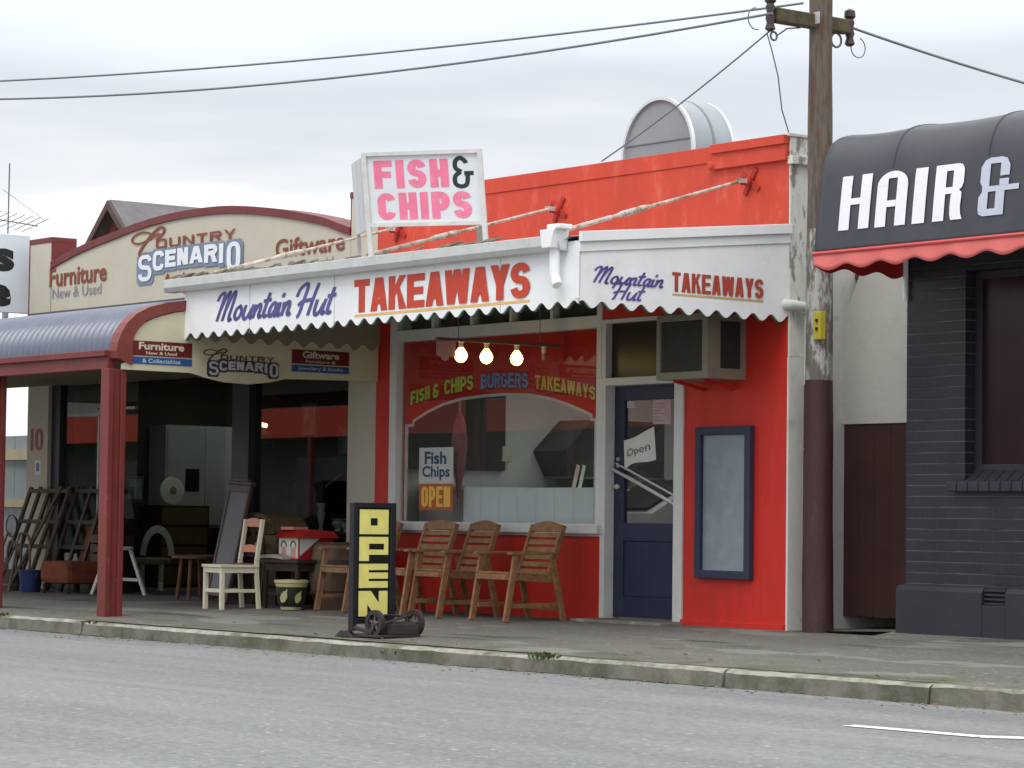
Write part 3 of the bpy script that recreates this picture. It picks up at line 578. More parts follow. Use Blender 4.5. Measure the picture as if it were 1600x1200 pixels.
# lights under the canopy
lt = thing('light_batten', 'timber batten with three glowing bulbs and one dead bulb hanging under the canopy', 'light', (-3.0, -.65, 2.55))
part('batten', MB().box(-3.025, -2.975, -1.42, -.02, 2.505, 2.53), mat('batten_brown', (.15, .085, .065), .8, .2), lt); parts('hanger', MB().tube([(-3, -1.18, 2.53), (-3, -1.18, 3.02)], .004, 6).tube([(-3, -.24, 2.53), (-3, -.24, 3.02)], .004, 6), WIRE, lt)
BULB = mat('lit_bulb', (1, .9, .6), .3, 0, emit=(1, .70, .20), estr=4.2)
for i, y_ in enumerate((-1.15, -.86, -.51, -.19)):
    q = MB(); q.lathe((-3.0, y_, 2.46), [(.018, -.02), (.022, -.01), (.022, .03), (.03, .042)], 12); ho = part('lamp_holder', q, mat('cream_holder', (.6, .5, .38), .5), lt)
    if i < 3: part('bulb', MB().lathe((-3.0, y_, 2.375), [(.004, -.064), (.031, -.055), (.053, -.031), (.061, 0), (.055, .026), (.035, .055), (.02, .077)], 18), BULB, ho, smooth=True)
    else: part('bulb', MB().lathe((-3.0, y_, 2.42), [(.004, -.045), (.02, -.035), (.024, -.01), (.018, .03)], 12), mat('dead_bulb', (.35, .2, .1), .3), ho, smooth=True)
q = MB()
for k in range(7): q.box(-3.035+.010*k, -3.027+.010*k, -1.40+.02*k, -1.375+.02*k, 2.31+.02*abs(k-3)+.01*(k % 2), 2.50)
q.box(-3.0, -2.99, -1.40, -1.22, 2.36, 2.50); part('torn_shade', q, mat('pink_shade', (.55, .28, .24), .7, .1), lt)

# ------------------------------------------------------------------ things on the takeaway front
ac = thing('air_conditioner', 'old beige box air conditioner jutting out above the blue door', 'air conditioner', (-.8, -.2, 2.12))
part('casing', MB().box(-1.12, -1.07, -.45, .0, 2.12, 2.68).box(-.53, -.46, -.45, .0, 2.12, 2.68).box(-1.07, -.53, -.45, .0, 2.12, 2.185).box(-1.07, -.53, -.45, .0, 2.62, 2.68).box(-1.07, -.53, -.40, 0, 2.185, 2.62), BEIGE, ac, bev=.006)
m = MB()
for k in range(22): m.box(-1.07, -.53, -.435, -.415, 2.19+k*.0195, 2.198+k*.0195)
m.box(-1.07, -.53, -.412, -.402, 2.187, 2.618); part('front_grille', m, mat('dusty_grille', (.085, .08, .07), .7, .2, 20), ac)
m = MB(); m.box(-.459, -.452, -.30, -.08, 2.21, 2.61)
for k in range(14): m.box(-.455, -.445, -.30, -.08, 2.22+k*.028, 2.226+k*.028)
part('side_vent', m, DARKG, ac)
m = MB(); m.bar((-.98, -.36, 2.115), (-.98, 0, 2.05), .03, .03).bar((-.60, -.36, 2.115), (-.60, 0, 2.05), .03, .03); parts('bracket', m, RED, ac)
mb_ = thing('menu_case', 'navy framed notice case with a pale frosted panel on the red wall', 'notice case', (-.695, 0, .42))
part('frame', MB().box(-1.045, -.975, -.06, 0, .415, 1.725).box(-.415, -.345, -.06, 0, .415, 1.725).box(-.975, -.415, -.06, 0, 1.655, 1.725).box(-.975, -.415, -.06, 0, .415, .485), mat('blue_frame', (.028, .034, .068), .5, .15), mb_, bev=.005)
part('panel', MB().box(-.975, -.415, -.02, -.002, .485, 1.655), mat('frosted_panel', (.24, .29, .32), .35, .10, 3, (.33, .37, .39), .7, 5, .45, .7), mb_)

ps = thing('window_poster', 'fish and chips open poster, white over orange, on the lower left of the takeaway window', 'poster', (-4.9, .05, 1.0))
part('upper_sheet', MB().box(-5.255, -4.695, .046, .05, 1.245, 1.60), mat('poster_white', (.55, .58, .55), .6, .05), ps)
part('lower_sheet', MB().box(-5.245, -4.695, .046, .05, .985, 1.243), mat('poster_orange', (.50, .12, .03), .6, .15, 6), ps)
m = MB(); letter(m, xf(font_word('Fish', .03), .36, .125, -5.165, 1.435), wallfn(.046), .001); letter(m, xf(font_word('Chips', .03), .46, .145, -5.205, 1.275), wallfn(.046), .001); part('lettering', m, mat('poster_blue', (.03, .07, .16), .5), ps)
m = MB(); letter(m, xf(caps('OPEN', .48, .20, .045, .032), 1, 1, -5.21, 1.015), wallfn(.046), .001); part('lettering', m, GOLD, ps)
pp = MB(); A_ = []; n_ = 12
for i in range(n_+1):
    u = i/n_; x_ = -2.145+.44*u; d = .035*sin(u*3.0)
    A_.append(((x_, .075-d, 1.36-.0+.11*u+.02*sin(u*5)), (x_-.02*u, .075-d-.01, 1.63+.10*u-.02*sin(u*4))))
pp.add([p for ab in A_ for p in ab], [(2*i, 2*i+2, 2*i+3, 2*i+1) for i in range(n_)])
po = thing('open_notice', 'curling white paper saying open on the glass of the blue door', 'notice', (-1.93, .08, 1.36))
part('paper', pp, mat('paper_white', (.66, .66, .62), .7, .03), po)
def paperfn(x, y, o):
    i = max(0, min(n_-1, int(x*n_))); f_ = x*n_-i; a = Vector(A_[i][0]).lerp(Vector(A_[i+1][0]), f_); b = Vector(A_[i][1]).lerp(Vector(A_[i+1][1]), f_); p = a.lerp(b, y); return (p.x, p.y-.004-o, p.z)
m = MB(); letter(m, xf(font_word('Open', -.005), .74, .38, .14, .25), paperfn, .001); part('lettering', m, mat('ink', (.08, .08, .08), .6), po)
nn_ = thing('notice_sheet', 'pale pink printed notice at the top right of the blue door glass', 'notice', (-1.68, .1, 1.8))
part('paper', MB().box(-1.80, -1.555, .108, .112, 1.77, 2.0), mat('paper_pink', (.50, .36, .38), .7, .12, 14), nn_)
m = MB()
for k in range(6): m.box(-1.78, -1.78+.08+.12*random.random(), .1062, .1075, 1.80+k*.03, 1.806+k*.03)
part('print', m, mat('print_mauve', (.25, .16, .22), .7), nn_)
tag(part('sticker', MB().box(-2.155, -2.05, .108, .112, 1.925, 1.985), mat('sticker_grey', (.45, .42, .42), .6)), 'small white sticker at the top left of the blue door glass', 'sticker')

# inside the takeaway, seen through the glass
ct = thing('shop_counter', 'white boarded counter seen low through the takeaway window', 'counter', (-5.2, 1.6, 0))
m = MB(); 
for k in range(10): m.box(-5.02, -5.0, .42+k*.245, .42+k*.245+.238, .02, 1.19)
part('front_board', m, mat('counter_white', (.80, .82, .86), .4, .04, 3), ct)
part('worktop', MB().box(-5.8, -4.97, .40, 2.9, 1.19, 1.225), mat('counter_top', (.78, .8, .82), .3, .03), ct); part('carcass', MB().box(-5.78, -5.021, .43, 2.85, .02, 1.189), mat('counter_side', (.5, .5, .5), .6), ct)
hd = thing('cooking_hood', 'dark cooking hood on the inside wall at the right of the takeaway window', 'hood', (-5.6, 2.4, 1.3))
part('canopy', MB().prism([(1.95, 1.62), (2.10, 1.36), (3.3, 1.36), (3.3, 1.95), (2.3, 1.95)], (-5.84, 0, 0), (0, 1, 0), (0, 0, 1), (1, 0, 0), .55), mat('hood_dark', (.05, .048, .045), .5, .1), hd)
part('lip', MB().box(-5.84, -5.27, 2.1, 3.3, 1.33, 1.358), mat('hood_lip', (.12, .11, .1), .4), hd)
tb = tag(part('menu_board', MB().box(-5.845, -5.80, .30, 1.55, 1.40, 2.25), mat('board_dark', (.05, .045, .04), .6, .2, 3)), 'dark menu board on the inside wall behind the fish and chips poster', 'menu board')
tag(part('switch_box', MB().box(-5.845, -5.78, 1.50, 1.63, 1.50, 1.66), mat('switch_cream', (.45, .43, .32), .5), bev=.008), 'small cream switch box on the wall beside the dark menu board', 'switch box')
ck = thing('menu_stand', 'pair of pale menus leaning together on the counter behind the glass', 'menu', (-5.3, 2.05, 1.225))
part('menu_card', MB().bar((-5.20, 1.98, 1.225), (-5.22, 2.06, 1.47), .012, .05), mat('menu_pale', (.6, .45, .36), .6), ck); part('menu_card', MB().bar((-5.20, 2.06, 1.225), (-5.22, 2.14, 1.47), .012, .04), mat('menu_white', (.62, .66, .6), .6), ck)
um = thing('streak_stand_in', 'pink red shape added to stand in for the pink streak in the takeaway window', 'stand-in', (-4.87, .25, 1.1))  # added form standing in for a pink streak on the window glass
part('cover', MB().lathe((-4.87, .25, 1.10), [(.012, 0), (.03, .12), (.06, .30), (.085, .55), (.06, .75), (.015, .85)], 7), mat('streak_red', (.36, .14, .15), .5, .3, 14), um, smooth=True)
part('shaft', MB().tube([(-4.87, .25, .90), (-4.87, .25, 2.1)], .012), mat('shaft_grey', (.3, .3, .3), .4), um)
fw = thing('food_warmer', 'grey slant fronted food warmer seen through the door glass', 'food warmer', (-4.0, 2.3, 0))
part('cabinet', MB().prism([(2.0, .02), (3.0, .02), (3.0, 1.15), (2.75, 1.32), (2.1, .98)], (-5.0, 0, 0), (0, 1, 0), (0, 0, 1), (1, 0, 0), .9), mat('warmer_grey', (.36, .36, .35), .4, .1), fw, bev=.01)
part('window', MB().bar((-4.55, 2.12, 1.03), (-4.55, 2.70, 1.325), .7, .01, (0, 0, 1)), mat('warmer_glass', (.03, .03, .03), .1), fw)

sc_ = thing('window_screen', 'low white boarded screen standing just inside the takeaway window', 'screen', (-3.6, .2, .87))
m = MB()
for k in range(8): m.box(-4.72+k*.285, -4.72+k*.285+.279, .20, .215, .86, 1.185)
parts('board', m, mat('screen_white', (.82, .84, .88), .4, .04, 3), sc_); part('top_rail', MB().box(-4.72, -2.44, .19, .23, 1.185, 1.205), mat('screen_rail', (.84, .85, .86), .4), sc_)
# ------------------------------------------------------------------ fish and chips sign on the canopy
fs_ = thing('roof_sign', 'white two faced fish and chips board with pink letters standing on the canopy', 'sign', (-2.6, -1.8, 3.2))
A0 = Vector((-3.02, -2.17, 0)); uR = Vector((.839, .545, 0)); uL = Vector((-.91, .415, 0)); LEAN = .105
def sp(base, u, n):
    return lambda x, z, o=0: tuple(base+u*x+n*o+Vector((0, -(z-3.45)*LEAN, z)))
nR = Vector((.545, -.839, 0)); nL = Vector((-.415, -.91, 0))
fR = sp(A0, uR, nR); fL = sp(A0, uL, nL)
SW, SL, Z0, Z1 = 1.10, .62, 3.475, 4.105
def panel(f, w, z0, z1, o0, o1, mb):
    vs = [f(x, z, o) for o in (o0, o1) for x, z in ((0, z0), (w, z0), (w, z1), (0, z1))]
    mb.add(vs, [(3, 2, 1, 0), (4, 5, 6, 7)]+[(i, (i+1) % 4, (i+1) % 4+4, i+4) for i in range(4)])
def psub(f, x0, x1, z0, z1, o0, o1, mb):
    vs = [f(x, z, o) for o in (o0, o1) for x, z in ((x0, z0), (x1, z0), (x1, z1), (x0, z1))]
    mb.add(vs, [(3, 2, 1, 0), (4, 5, 6, 7)]+[(i, (i+1) % 4, (i+1) % 4+4, i+4) for i in range(4)])
m = MB(); psub(fR, .0, SW, Z0, Z1, -.03, 0, m); face = part('front_face', m, mat('sign_white', (.74, .75, .78), .4, .04, 3, (.55, .55, .55), .4, 6, .55, .75), fs_)
m = MB(); psub(fL, .012, SL, Z0-.02, Z1-.01, -.03, 0, m)
for xx in (.18, .38): psub(fL, xx, xx+.012, Z0-.02, Z1-.01, 0, .006, m)
part('rear_face', m, mat('sign_grey_white', (.60, .61, .61), .5, .06, 4), fs_)
m = MB(); psub(fR, -.012, .03, Z0-.30, Z1+.012, .0005, .03, m); psub(fR, SW-.03, SW+.012, Z0-.30, Z1+.012, .0005, .03, m); psub(fR, .03, SW-.03, Z1-.02, Z1+.012, .0005, .028, m); psub(fR, .03, SW-.03, Z0-.012, Z0+.02, .0005, .028, m)
part('frame', m, mat('sign_frame', (.66, .65, .62), .5, .12, 9), fs_)
m = MB(); psub(fL, SL-.05, SL, 3.15, Z0-.021, -.03, 0, m); psub(fR, SW-.18, SW-.12, 3.2, Z0-.013, -.28, -.24, m); parts('leg', m, mat('leg_grey', (.38, .36, .34), .6, .2), fs_)
m = MB(); lf = lambda x, y, o: fR(x, y, o)
letter(m, xf(caps('FISH', .70, .245, .076, .055, gap=.034), 1, 1, .085, 3.80), lf, .002); letter(m, xf(caps('CHIPS', .88, .235, .076, .055, gap=.030), 1, 1, .10, 3.525), lf, .002); part('lettering', m, PINK, face)
m = MB(); letter(m, xf([ribbon(smooth_pts([(.20, .30), (.17, .06), (.05, .0), (-.08, .06), (-.08, .22), (.03, .31), (.06, .32)], 6), (.10, .09)), ribbon(smooth_pts([(.06, .32), (-.06, .40), (-.06, .55), (.05, .62), (.15, .55), (.17, .50)], 6), (.10, .09)), rect(.12, .24, .33, .33)], .42, .40, .88, 3.80), lf, .002); part('lettering', m, DKGRN, face)

# ================================================================== power pole and wires
pl = thing('power_pole', 'weathered wooden power pole painted white and maroon at its foot, beside the alley', 'power pole', (.41, .02, 0))
def polemesh(z0, z1, ra, rb, n=20, k=40, wob=.004, top=False):
    r = random.Random(11); q = MB(); vs = []; off = [r.uniform(-1, 1) for _ in range(n)]
    for i in range(k+1):
        z = z0+(z1-z0)*i/k; R_ = ra+(rb-ra)*i/k
        for j in range(n):
            a = 2*pi*j/n; e = wob*(off[j]*sin(z*1.7+j)+.7*sin(z*5+off[j]*9)); vs.append((.41+(R_+e)*cos(a)-.002*z, .02+(R_+e)*sin(a), z))
    q.add(vs, [(i*n+j, i*n+(j+1) % n, (i+1)*n+(j+1) % n, (i+1)*n+j) for i in range(k) for j in range(n)]+[tuple(range(n-1, -1, -1)), tuple(k*n+j for j in range(n))]); return q
trunk = part('pole_shaft', polemesh(3.35, 8.2, .105, .085), PLANK, pl, smooth=True)
POLEW = mat('worn_white_paint', (.44, .44, .42), .8, .15, 5, (.15, .13, .11), 1.0, 3.2, .43, .52, .4, 20, stretch=(3, 3, .9))
POLEM = mat('pole_maroon_paint', (.062, .024, .026), .55, .15, 5, (.14, .07, .07), .5, 6, .58, .72, .3, 20, stretch=(3, 3, .8))
part('white_band', polemesh(2.09, 3.35, .118, .105), POLEW, trunk, smooth=True)
part('maroon_band', polemesh(-.1, 2.09, .129, .118), POLEM, trunk, smooth=True)
m = MB(); m.bar((.40, -.52, 5.09), (.40, .33, 5.09), .10, .12); part('crossarm', m, mat('mossy_timber', (.10, .075, .04), .9, .35, 9, (.05, .06, .03), .7, 6, .5, .6, .3, 30), pl, bev=.012)
for y_ in (-.56, .36):
    m = MB(); s0 = .0 if y_ < 0 else -.02; m.lathe((.40, y_, 5.10+s0), [(.022, -.15), (.045, -.13), (.030, -.08), (.042, -.04), (.028, 0), (.042, .05), (.03, .08), (.05, .10), (.045, .15), (.012, .17)], 14); part('insulator', m, mat('insulator_dark', (.055, .035, .03), .35, .2), pl, smooth=True)
part('number_tag', MB().box(.435, .50, -.096, -.090, 5.06, 5.16, Matrix.Translation((0, 0, 0))), mat('tag_metal', (.5, .5, .55), .4, .1), pl)
def loop(c, r, n=18, a0=0, a1=360): return [(c[0], c[1]+r*cos(radians(a0+(a1-a0)*i/n)), c[2]+r*sin(radians(a0+(a1-a0)*i/n))) for i in range(n+1)]
m = MB(); m.tube(loop((.38, .22, 4.97), .06), .010, 6); m.tube(loop((.40, .46, 4.93), .085, 16, -190, 75), .005, 6); m.tube(loop((.38, -.50, 4.92), .035), .009, 6); m.tube(loop((.38, -.70, 5.04), .09, 14, 90, 290), .005, 6)
m.tube([(.38, -.46, 4.93), (.38, -.35, 5.0), (.38, -.2, 5.025)], .007, 6); parts('cable_loop', m, WIRE, pl)
m = MB(); m.box(.50, .535, -.06, .07, 2.415, 2.66, Matrix.Rotation(0, 4, 'Z')); m.box(.44, .515, -.112, -.075, 2.42, 2.655)
m = MB(); m.prism([(.47, -.115), (.53, -.085), (.545, -.04), (.48, .0), (.44, -.06)], (0, 0, 2.42), (1, 0, 0), (0, 1, 0), (0, 0, 1), .235)
part('yellow_box', m, mat('yellow_plastic', (.42, .35, .03), .5, .1, 8, (.25, .2, .02), .5, 9, .58, .7), pl, bev=.008)
m = MB()
for z_ in (2.58, 2.51): m.box(.494, .510, -.115, -.098, z_-.012, z_+.012)
parts('box_clip', m, DKWOOD, pl)
def sag(a, b, s, n=24): 
    a, b = Vector(a), Vector(b); return [a.lerp(b, i/n)-Vector((0, 0, s*4*(i/n)*(1-i/n))) for i in range(n+1)]
def line(a, b, s, t1=2.6, n=40):
    a, b = Vector(a), Vector(b); return [a+(b-a)*(t1*i/n)-Vector((0, 0, s*4*(t1*i/n)*(1-t1*i/n))) for i in range(n+1)]
tag(part('power_line', MB().tube(line((.311, -.10, 5.253), (-8.96, -2.74, 5.4), .085), .010, 6), WIRE), 'upper of the two long grey power lines crossing the sky to the left', 'power line')
tag(part('power_line', MB().tube(line((.45, -.58, 5.09), (-8.887, -2.761, 5.2), .15), .011, 6), WIRE), 'lower of the two long grey power lines crossing the sky to the left', 'power line')
tag(part('power_line', MB().tube(sag((.40, .40, 5.09), (2.2, 2.75, 4.28), .05, 20), .012, 6), WIRE), 'power line running from the pole down to the right behind the hairdresser', 'power line')
tag(part('service_cable', MB().tube(sag((.39, -.56, 4.95), (-2.42, .0, 4.19), .03, 16), .007, 6), WIRE), 'thin service cable slanting from the crossarm down to the red parapet', 'cable')
tag(part('drop_wire', MB().tube([(.38, -.58, 4.94), (.36, -.50, 4.8), (.33, -.40, 4.6), (.22, -.25, 4.35), (.0, .05, 4.19)], .006, 6), WIRE), 'loose thin wire hanging from the crossarm to the corner of the red parapet', 'wire')

# ================================================================== downpipe, alley gate, white wall
dp = thing('downpipe', 'drain pipe on the alley wall, white at the top and brown below', 'pipe', (.12, .12, 0))
part('upper_pipe', MB().tube([(-.06, -.04, 2.735), (.06, -.045, 2.735), (.11, .0, 2.735), (.125, .10, 2.725), (.125, .155, 2.70), (.125, .165, 2.60), (.125, .165, 2.07)], [.045, .045, .045, .042, .038, .034, .034], 14), WHITEDIRTY, dp, smooth=True)
part('lower_pipe', MB().tube([(.125, .165, 2.07), (.125, .165, .0)], .034, 14), mat('brown_pipe', (.10, .045, .038), .5, .2, 6, (.2, .13, .1), .5, 9, .6, .75), dp, smooth=True)
m = MB()
for z_ in (2.66, 1.52, .5): m.lathe((.125, .165, z_), [(.042, -.012), (.042, .012)], 14)
parts('pipe_clip', m, mat('clip_grey', (.3, .25, .22), .6), dp)
gt = thing('alley_gate', 'plain maroon board gate closing the alley between the two shops', 'gate', (.74, .66, .1))
m = MB()
for k in range(8): m.box(.065+.185*k, .065+.185*k+.182, .655, .685, .115+.012*random.random(), 1.745)
part('boards', m, mat('gate_maroon', (.055, .021, .018), .6, .18, 2.5, (.05, .03, .03), .5, 4, .5, .7), gt)
parts('rail', MB().box(.065, 1.43, .686, .73, .25, .35).box(.065, 1.43, .686, .73, 1.5, 1.6), DKWOOD, gt)
tag(part('white_wall', MB().prism([(.062, 1.75), (1.43, 1.75), (1.43, 3.3), (.40, 3.3), (.062, 2.64)], (0, .64, 0), (1, 0, 0), (0, 0, 1), (0, 1, 0), .12), mat('plaster_white', (.52, .51, .47), .9, .05, 2, (.33, .32, .27), .35, 5, .57, .75, .25, 20)), 'white plastered wall above the maroon alley gate', 'wall')
rf = thing('eave_end', 'short brown eave end poking out under the red valance in the alley', 'eave', (1.2, .5, 2.8))
part('fascia', MB().box(1.02, 1.43, .50, .55, 2.745, 2.83), mat('eave_tan', (.38, .30, .24), .7, .1), rf); part('end_cap', MB().prism([(.50, 2.74), (.63, 2.74), (.63, 2.93), (.50, 2.84)], (1.005, 0, 0), (0, 1, 0), (0, 0, 1), (1, 0, 0), .014), mat('eave_olive', (.14, .11, .04), .8, .2), rf)

# ================================================================== hairdresser
def brick_mat():
    m = bpy.data.materials.new('painted_brick'); m.use_nodes = True; t = m.node_tree; N = t.nodes; L = t.links; b = N['Principled BSDF']; b.inputs['Roughness'].default_value = .42; b.inputs['Specular IOR Level'].default_value = .5
    g = N.new('ShaderNodeNewGeometry'); s = N.new('ShaderNodeSeparateXYZ'); L.new(g.outputs['Position'], s.inputs[0]); ad = N.new('ShaderNodeMath'); ad.operation = 'ADD'; L.new(s.outputs[0], ad.inputs[0]); L.new(s.outputs[1], ad.inputs[1])
    c = N.new('ShaderNodeCombineXYZ'); L.new(ad.outputs[0], c.inputs[0]); L.new(s.outputs[2], c.inputs[1])
    br = N.new('ShaderNodeTexBrick'); br.inputs['Scale'].default_value = 1; br.inputs['Brick Width'].default_value = .235; br.inputs['Row Height'].default_value = .0865; br.inputs['Mortar Size'].default_value = .0075; br.inputs['Mortar Smooth'].default_value = .3
    br.inputs['Color1'].default_value = (.026, .021, .030, 1); br.inputs['Color2'].default_value = (.020, .018, .026, 1); br.inputs['Mortar'].default_value = (.034, .030, .039, 1); L.new(c.outputs[0], br.inputs['Vector'])
    n = N.new('ShaderNodeTexNoise'); n.inputs['Scale'].default_value = 3; n.inputs['Detail'].default_value = 6; L.new(g.outputs['Position'], n.inputs['Vector'])
    r = ramp(N.new('ShaderNodeValToRGB'), [(.3, (.8, .78, .8)), (.7, (1.2, 1.15, 1.2))]); L.new(n.outputs[0], r.inputs[0]); x = N.new('ShaderNodeMix'); x.data_type = 'RGBA'; x.blend_type = 'MULTIPLY'; x.inputs[0].default_value = 1; L.new(br.outputs['Color'], x.inputs[6]); L.new(r.outputs[0], x.inputs[7]); fr = N.new('ShaderNodeMath'); fr.operation = 'DIVIDE'; fr.inputs[1].default_value = .0865; L.new(s.outputs[2], fr.inputs[0]); fc = N.new('ShaderNodeMath'); fc.operation = 'FRACT'; L.new(fr.outputs[0], fc.inputs[0])
    rl = ramp(N.new('ShaderNodeValToRGB'), [(0.0, .75), (.075, .75), (.11, 0.0)]); L.new(fc.outputs[0], rl.inputs[0]); nm = N.new('ShaderNodeTexNoise'); nm.inputs['Scale'].default_value = 2.2; nm.inputs['Detail'].default_value = 8; L.new(g.outputs['Position'], nm.inputs['Vector']); rn = ramp(N.new('ShaderNodeValToRGB'), [(.40, 0.0), (.56, 1.0)]); L.new(nm.outputs[0], rn.inputs[0])
    pm = N.new('ShaderNodeMath'); pm.operation = 'MULTIPLY'; L.new(rl.outputs[0], pm.inputs[0]); L.new(rn.outputs[0], pm.inputs[1]); xl = N.new('ShaderNodeMix'); xl.data_type = 'RGBA'; L.new(pm.outputs[0], xl.inputs[0]); L.new(x.outputs[2], xl.inputs[6]); xl.inputs[7].default_value = (.15, .14, .155, 1)  # broken pale mortar lines; highlights of glossy brick edges painted into the colour
    L.new(xl.outputs[2], b.inputs['Base Color'])
    inv = N.new('ShaderNodeMath'); inv.operation = 'SUBTRACT'; inv.inputs[0].default_value = 1; L.new(br.outputs['Fac'], inv.inputs[1])
    n2 = N.new('ShaderNodeTexNoise'); n2.inputs['Scale'].default_value = 45; L.new(g.outputs['Position'], n2.inputs['Vector']); a2 = N.new('ShaderNodeMath'); a2.operation = 'MULTIPLY_ADD'; a2.inputs[1].default_value = .25; L.new(n2.outputs[0], a2.inputs[0]); L.new(inv.outputs[0], a2.inputs[2])
    bp = N.new('ShaderNodeBump'); bp.inputs['Strength'].default_value = 1.0; bp.inputs['Distance'].default_value = .010; L.new(a2.outputs[0], bp.inputs['Height']); L.new(bp.outputs[0], b.inputs['Normal']); return m
BRICK = brick_mat()
AUB = mat('aubergine_paint', (.030, .029, .039), .5, .12, 3, (.055, .055, .062), .4, 6, .58, .75, .15, 25)
hs = thing('hair_salon', 'dark painted brick hairdresser with a deep window and smooth plinth', 'shop', (5, 0, 0))
m = MB(); m.box(1.43, 2.06, 0, .35, .40, 3.9).box(2.06, 4.6, 0, .35, .40, 1.165).box(4.6, 9, 0, .35, .40, 3.9).box(2.06, 4.6, 0, .35, 2.9, 3.9).box(1.43, 1.75, .35, 7, -.1, 3.9); part('wall', m, BRICK, hs)
m = MB(); m.prism([(-.06, -.15), (-.06, .38), (-.035, .415), (0.02, .43), (.35, .43), (.35, -.15)], (1.375, 0, 0), (0, 1, 0), (0, 0, 1), (1, 0, 0), .915); m.prism([(-.06, -.15), (-.06, .38), (-.035, .415), (0.02, .43), (.35, .43), (.35, -.15)], (2.53, 0, 0), (0, 1, 0), (0, 0, 1), (1, 0, 0), 6.5)
m.box(2.29, 2.53, -.058, .3, -.15, .285).box(2.29, 2.53, .01, .3, .285, .425); part('plinth', m, AUB, hs, bev=.008)
m = MB()
for k in range(4): m.box(2.30, 2.52, -.035, .0, .29+k*.034, .307+k*.034)
part('air_vent', m, AUB, hs)
m = MB()
for k in range(24): m.prism([(-.075, 1.165), (-.075, 1.235), (-.06, 1.245), (.0, 1.25), (.12, 1.34), (.12, 1.165)], (1.93+k*.113, 0, 0), (0, 1, 0), (0, 0, 1), (1, 0, 0), .105)
m.box(1.95, 4.6, -.06, .1, 1.166, 1.23); sillp = part('window_sill', m, AUB, hs, bev=.006)
w_ = part('window', MB().box(2.06, 2.13, .11, .17, 1.33, 2.9).box(2.13, 4.6, .11, .17, 1.33, 1.38).box(2.13, 4.6, .11, .17, 2.84, 2.9).box(4.53, 4.6, .11, .17, 1.38, 2.84), AUB, hs, bev=.004)
part('pane', MB().box(2.13, 4.53, .135, .141, 1.38, 2.84), mat('maroon_film', (.026, .009, .013), .22, .25, 1.2), w_)
part('corner_pipe', MB().tube([(1.44, -.03, 2.70), (1.44, -.03, 3.1)], .022, 10), WHITE, hs)
part('roof', MB().box(1.43, 9, .35, 7, 3.9, 3.98), STEEL, hs); part('added_alley_cover', MB().box(.075, 1.428, .77, 6, 3.0, 3.08).box(.075, 1.428, 6, 6.1, -.1, 3.08), OLDWOOD, hs)  # unseen alley roof and back wall, added to darken the gap under the gate
aw = thing('salon_awning', 'charcoal curved fabric awning with scalloped red valance and white hair lettering', 'awning', (5, -.5, 3))
prof = [(-1.03, 3.005), (-1.018, 3.15), (-1.0, 3.32), (-.978, 3.5), (-.95, 3.68), (-.905, 3.80), (-.84, 3.89), (-.75, 3.945), (-.62, 3.98), (-.42, 4.0), (0, 4.01)]
def pry(z):
    for (ya, za), (yb, zb) in zip(prof, prof[1:]):
        if za <= z <= zb: return ya+(yb-ya)*(z-za)/(zb-za)
    return prof[0][0]
AWF = mat('charcoal_canvas', (.042, .042, .054), .42, .10, 3, (.07, .07, .082), .5, 2.5, .5, .75, .35, 5, spec=.5)
ribs = [1.42, 2.20, 3.17, 4.15, 5.15, 6.2]
xs = []
for a, b in zip(ribs, ribs[1:]): xs += [(a+(b-a)*i/14, .019*sin(pi*i/14)**.8) for i in range(14)]
xs.append((ribs[-1], 0)); P2 = [(y_, z_) for y_, z_ in smooth_pts(prof, 3)]; vs = []
for x_, s_ in xs:
    for y_, z_ in P2:
        k = max(0, min(1, (z_-3.55)/.3)); vs.append((x_, y_+s_*k*.7, z_-s_*k*.8))
n_ = len(P2); m = MB(); m.add(vs, [(i*n_+j, (i+1)*n_+j, (i+1)*n_+j+1, i*n_+j+1) for i in range(len(xs)-1) for j in range(n_-1)])
cov = part('cover', m, AWF, aw, smooth=True); sm = cov.modifiers.new('thick', 'SOLIDIFY'); sm.thickness = .006; sm.offset = -1
m = MB(); m.prism([(p[0], p[1]) for p in prof]+[(0, 3.005)], (1.425, 0, 0), (0, 1, 0), (0, 0, 1), (1, 0, 0), .006); part('end_cover', m, AWF, aw)
m = MB()
for x_ in ribs[1:-1]: m.tube([(x_, p[0]-.001, p[1]-.001) for p in P2 if p[1] > 3.62], .007, 6)
parts('seam', m, AWF, aw)
VAL = mat('red_valance', (.72, .165, .150), .6, .06, 5, (.55, .08, .07), .4, 3, .5, .7); 
def valw(a, b): k = int((b-a)/.36*16); return [(a+(b-a)*i/k, 2.878+.021*cos(2*pi*(a+(b-a)*i/k-1.42)/.36)+.008) for i in range(k+1)]
vb = valw(1.42, 6.2); va = MB(); k = len(vb); VS = []
for j in range(5):
    for (x_, z_) in vb: 
        zz = 3.01+(z_-3.01)*j/4; VS.append((x_, -1.034-.008*j/4*(1+sin(x_*17.4))-.004, zz))
va.add(VS, [(j*k+i, j*k+i+1, (j+1)*k+i+1, (j+1)*k+i) for j in range(4) for i in range(k-1)])
vo = part('valance', va, VAL, aw, smooth=True); sm = vo.modifiers.new('thick', 'SOLIDIFY'); sm.thickness = .005
part('piping', MB().tube([(1.42, -1.042, 3.005), (6.2, -1.042, 3.005)], .014, 8), mat('red_piping', (.62, .09, .085), .5, .05), vo)
eb = valw(0, 1.04); eb = [(-1.03+(p[0]), p[1]) for p in eb]; m = MB(); m.strip([(p[0], 3.01) for p in eb], eb, (1.42, 0, 0), (0, 1, 0), (0, 0, 1), (1, 0, 0), .005); part('end_valance', m, mat('deep_red_valance', (.45, .02, .016), .6, .08, 5), aw)
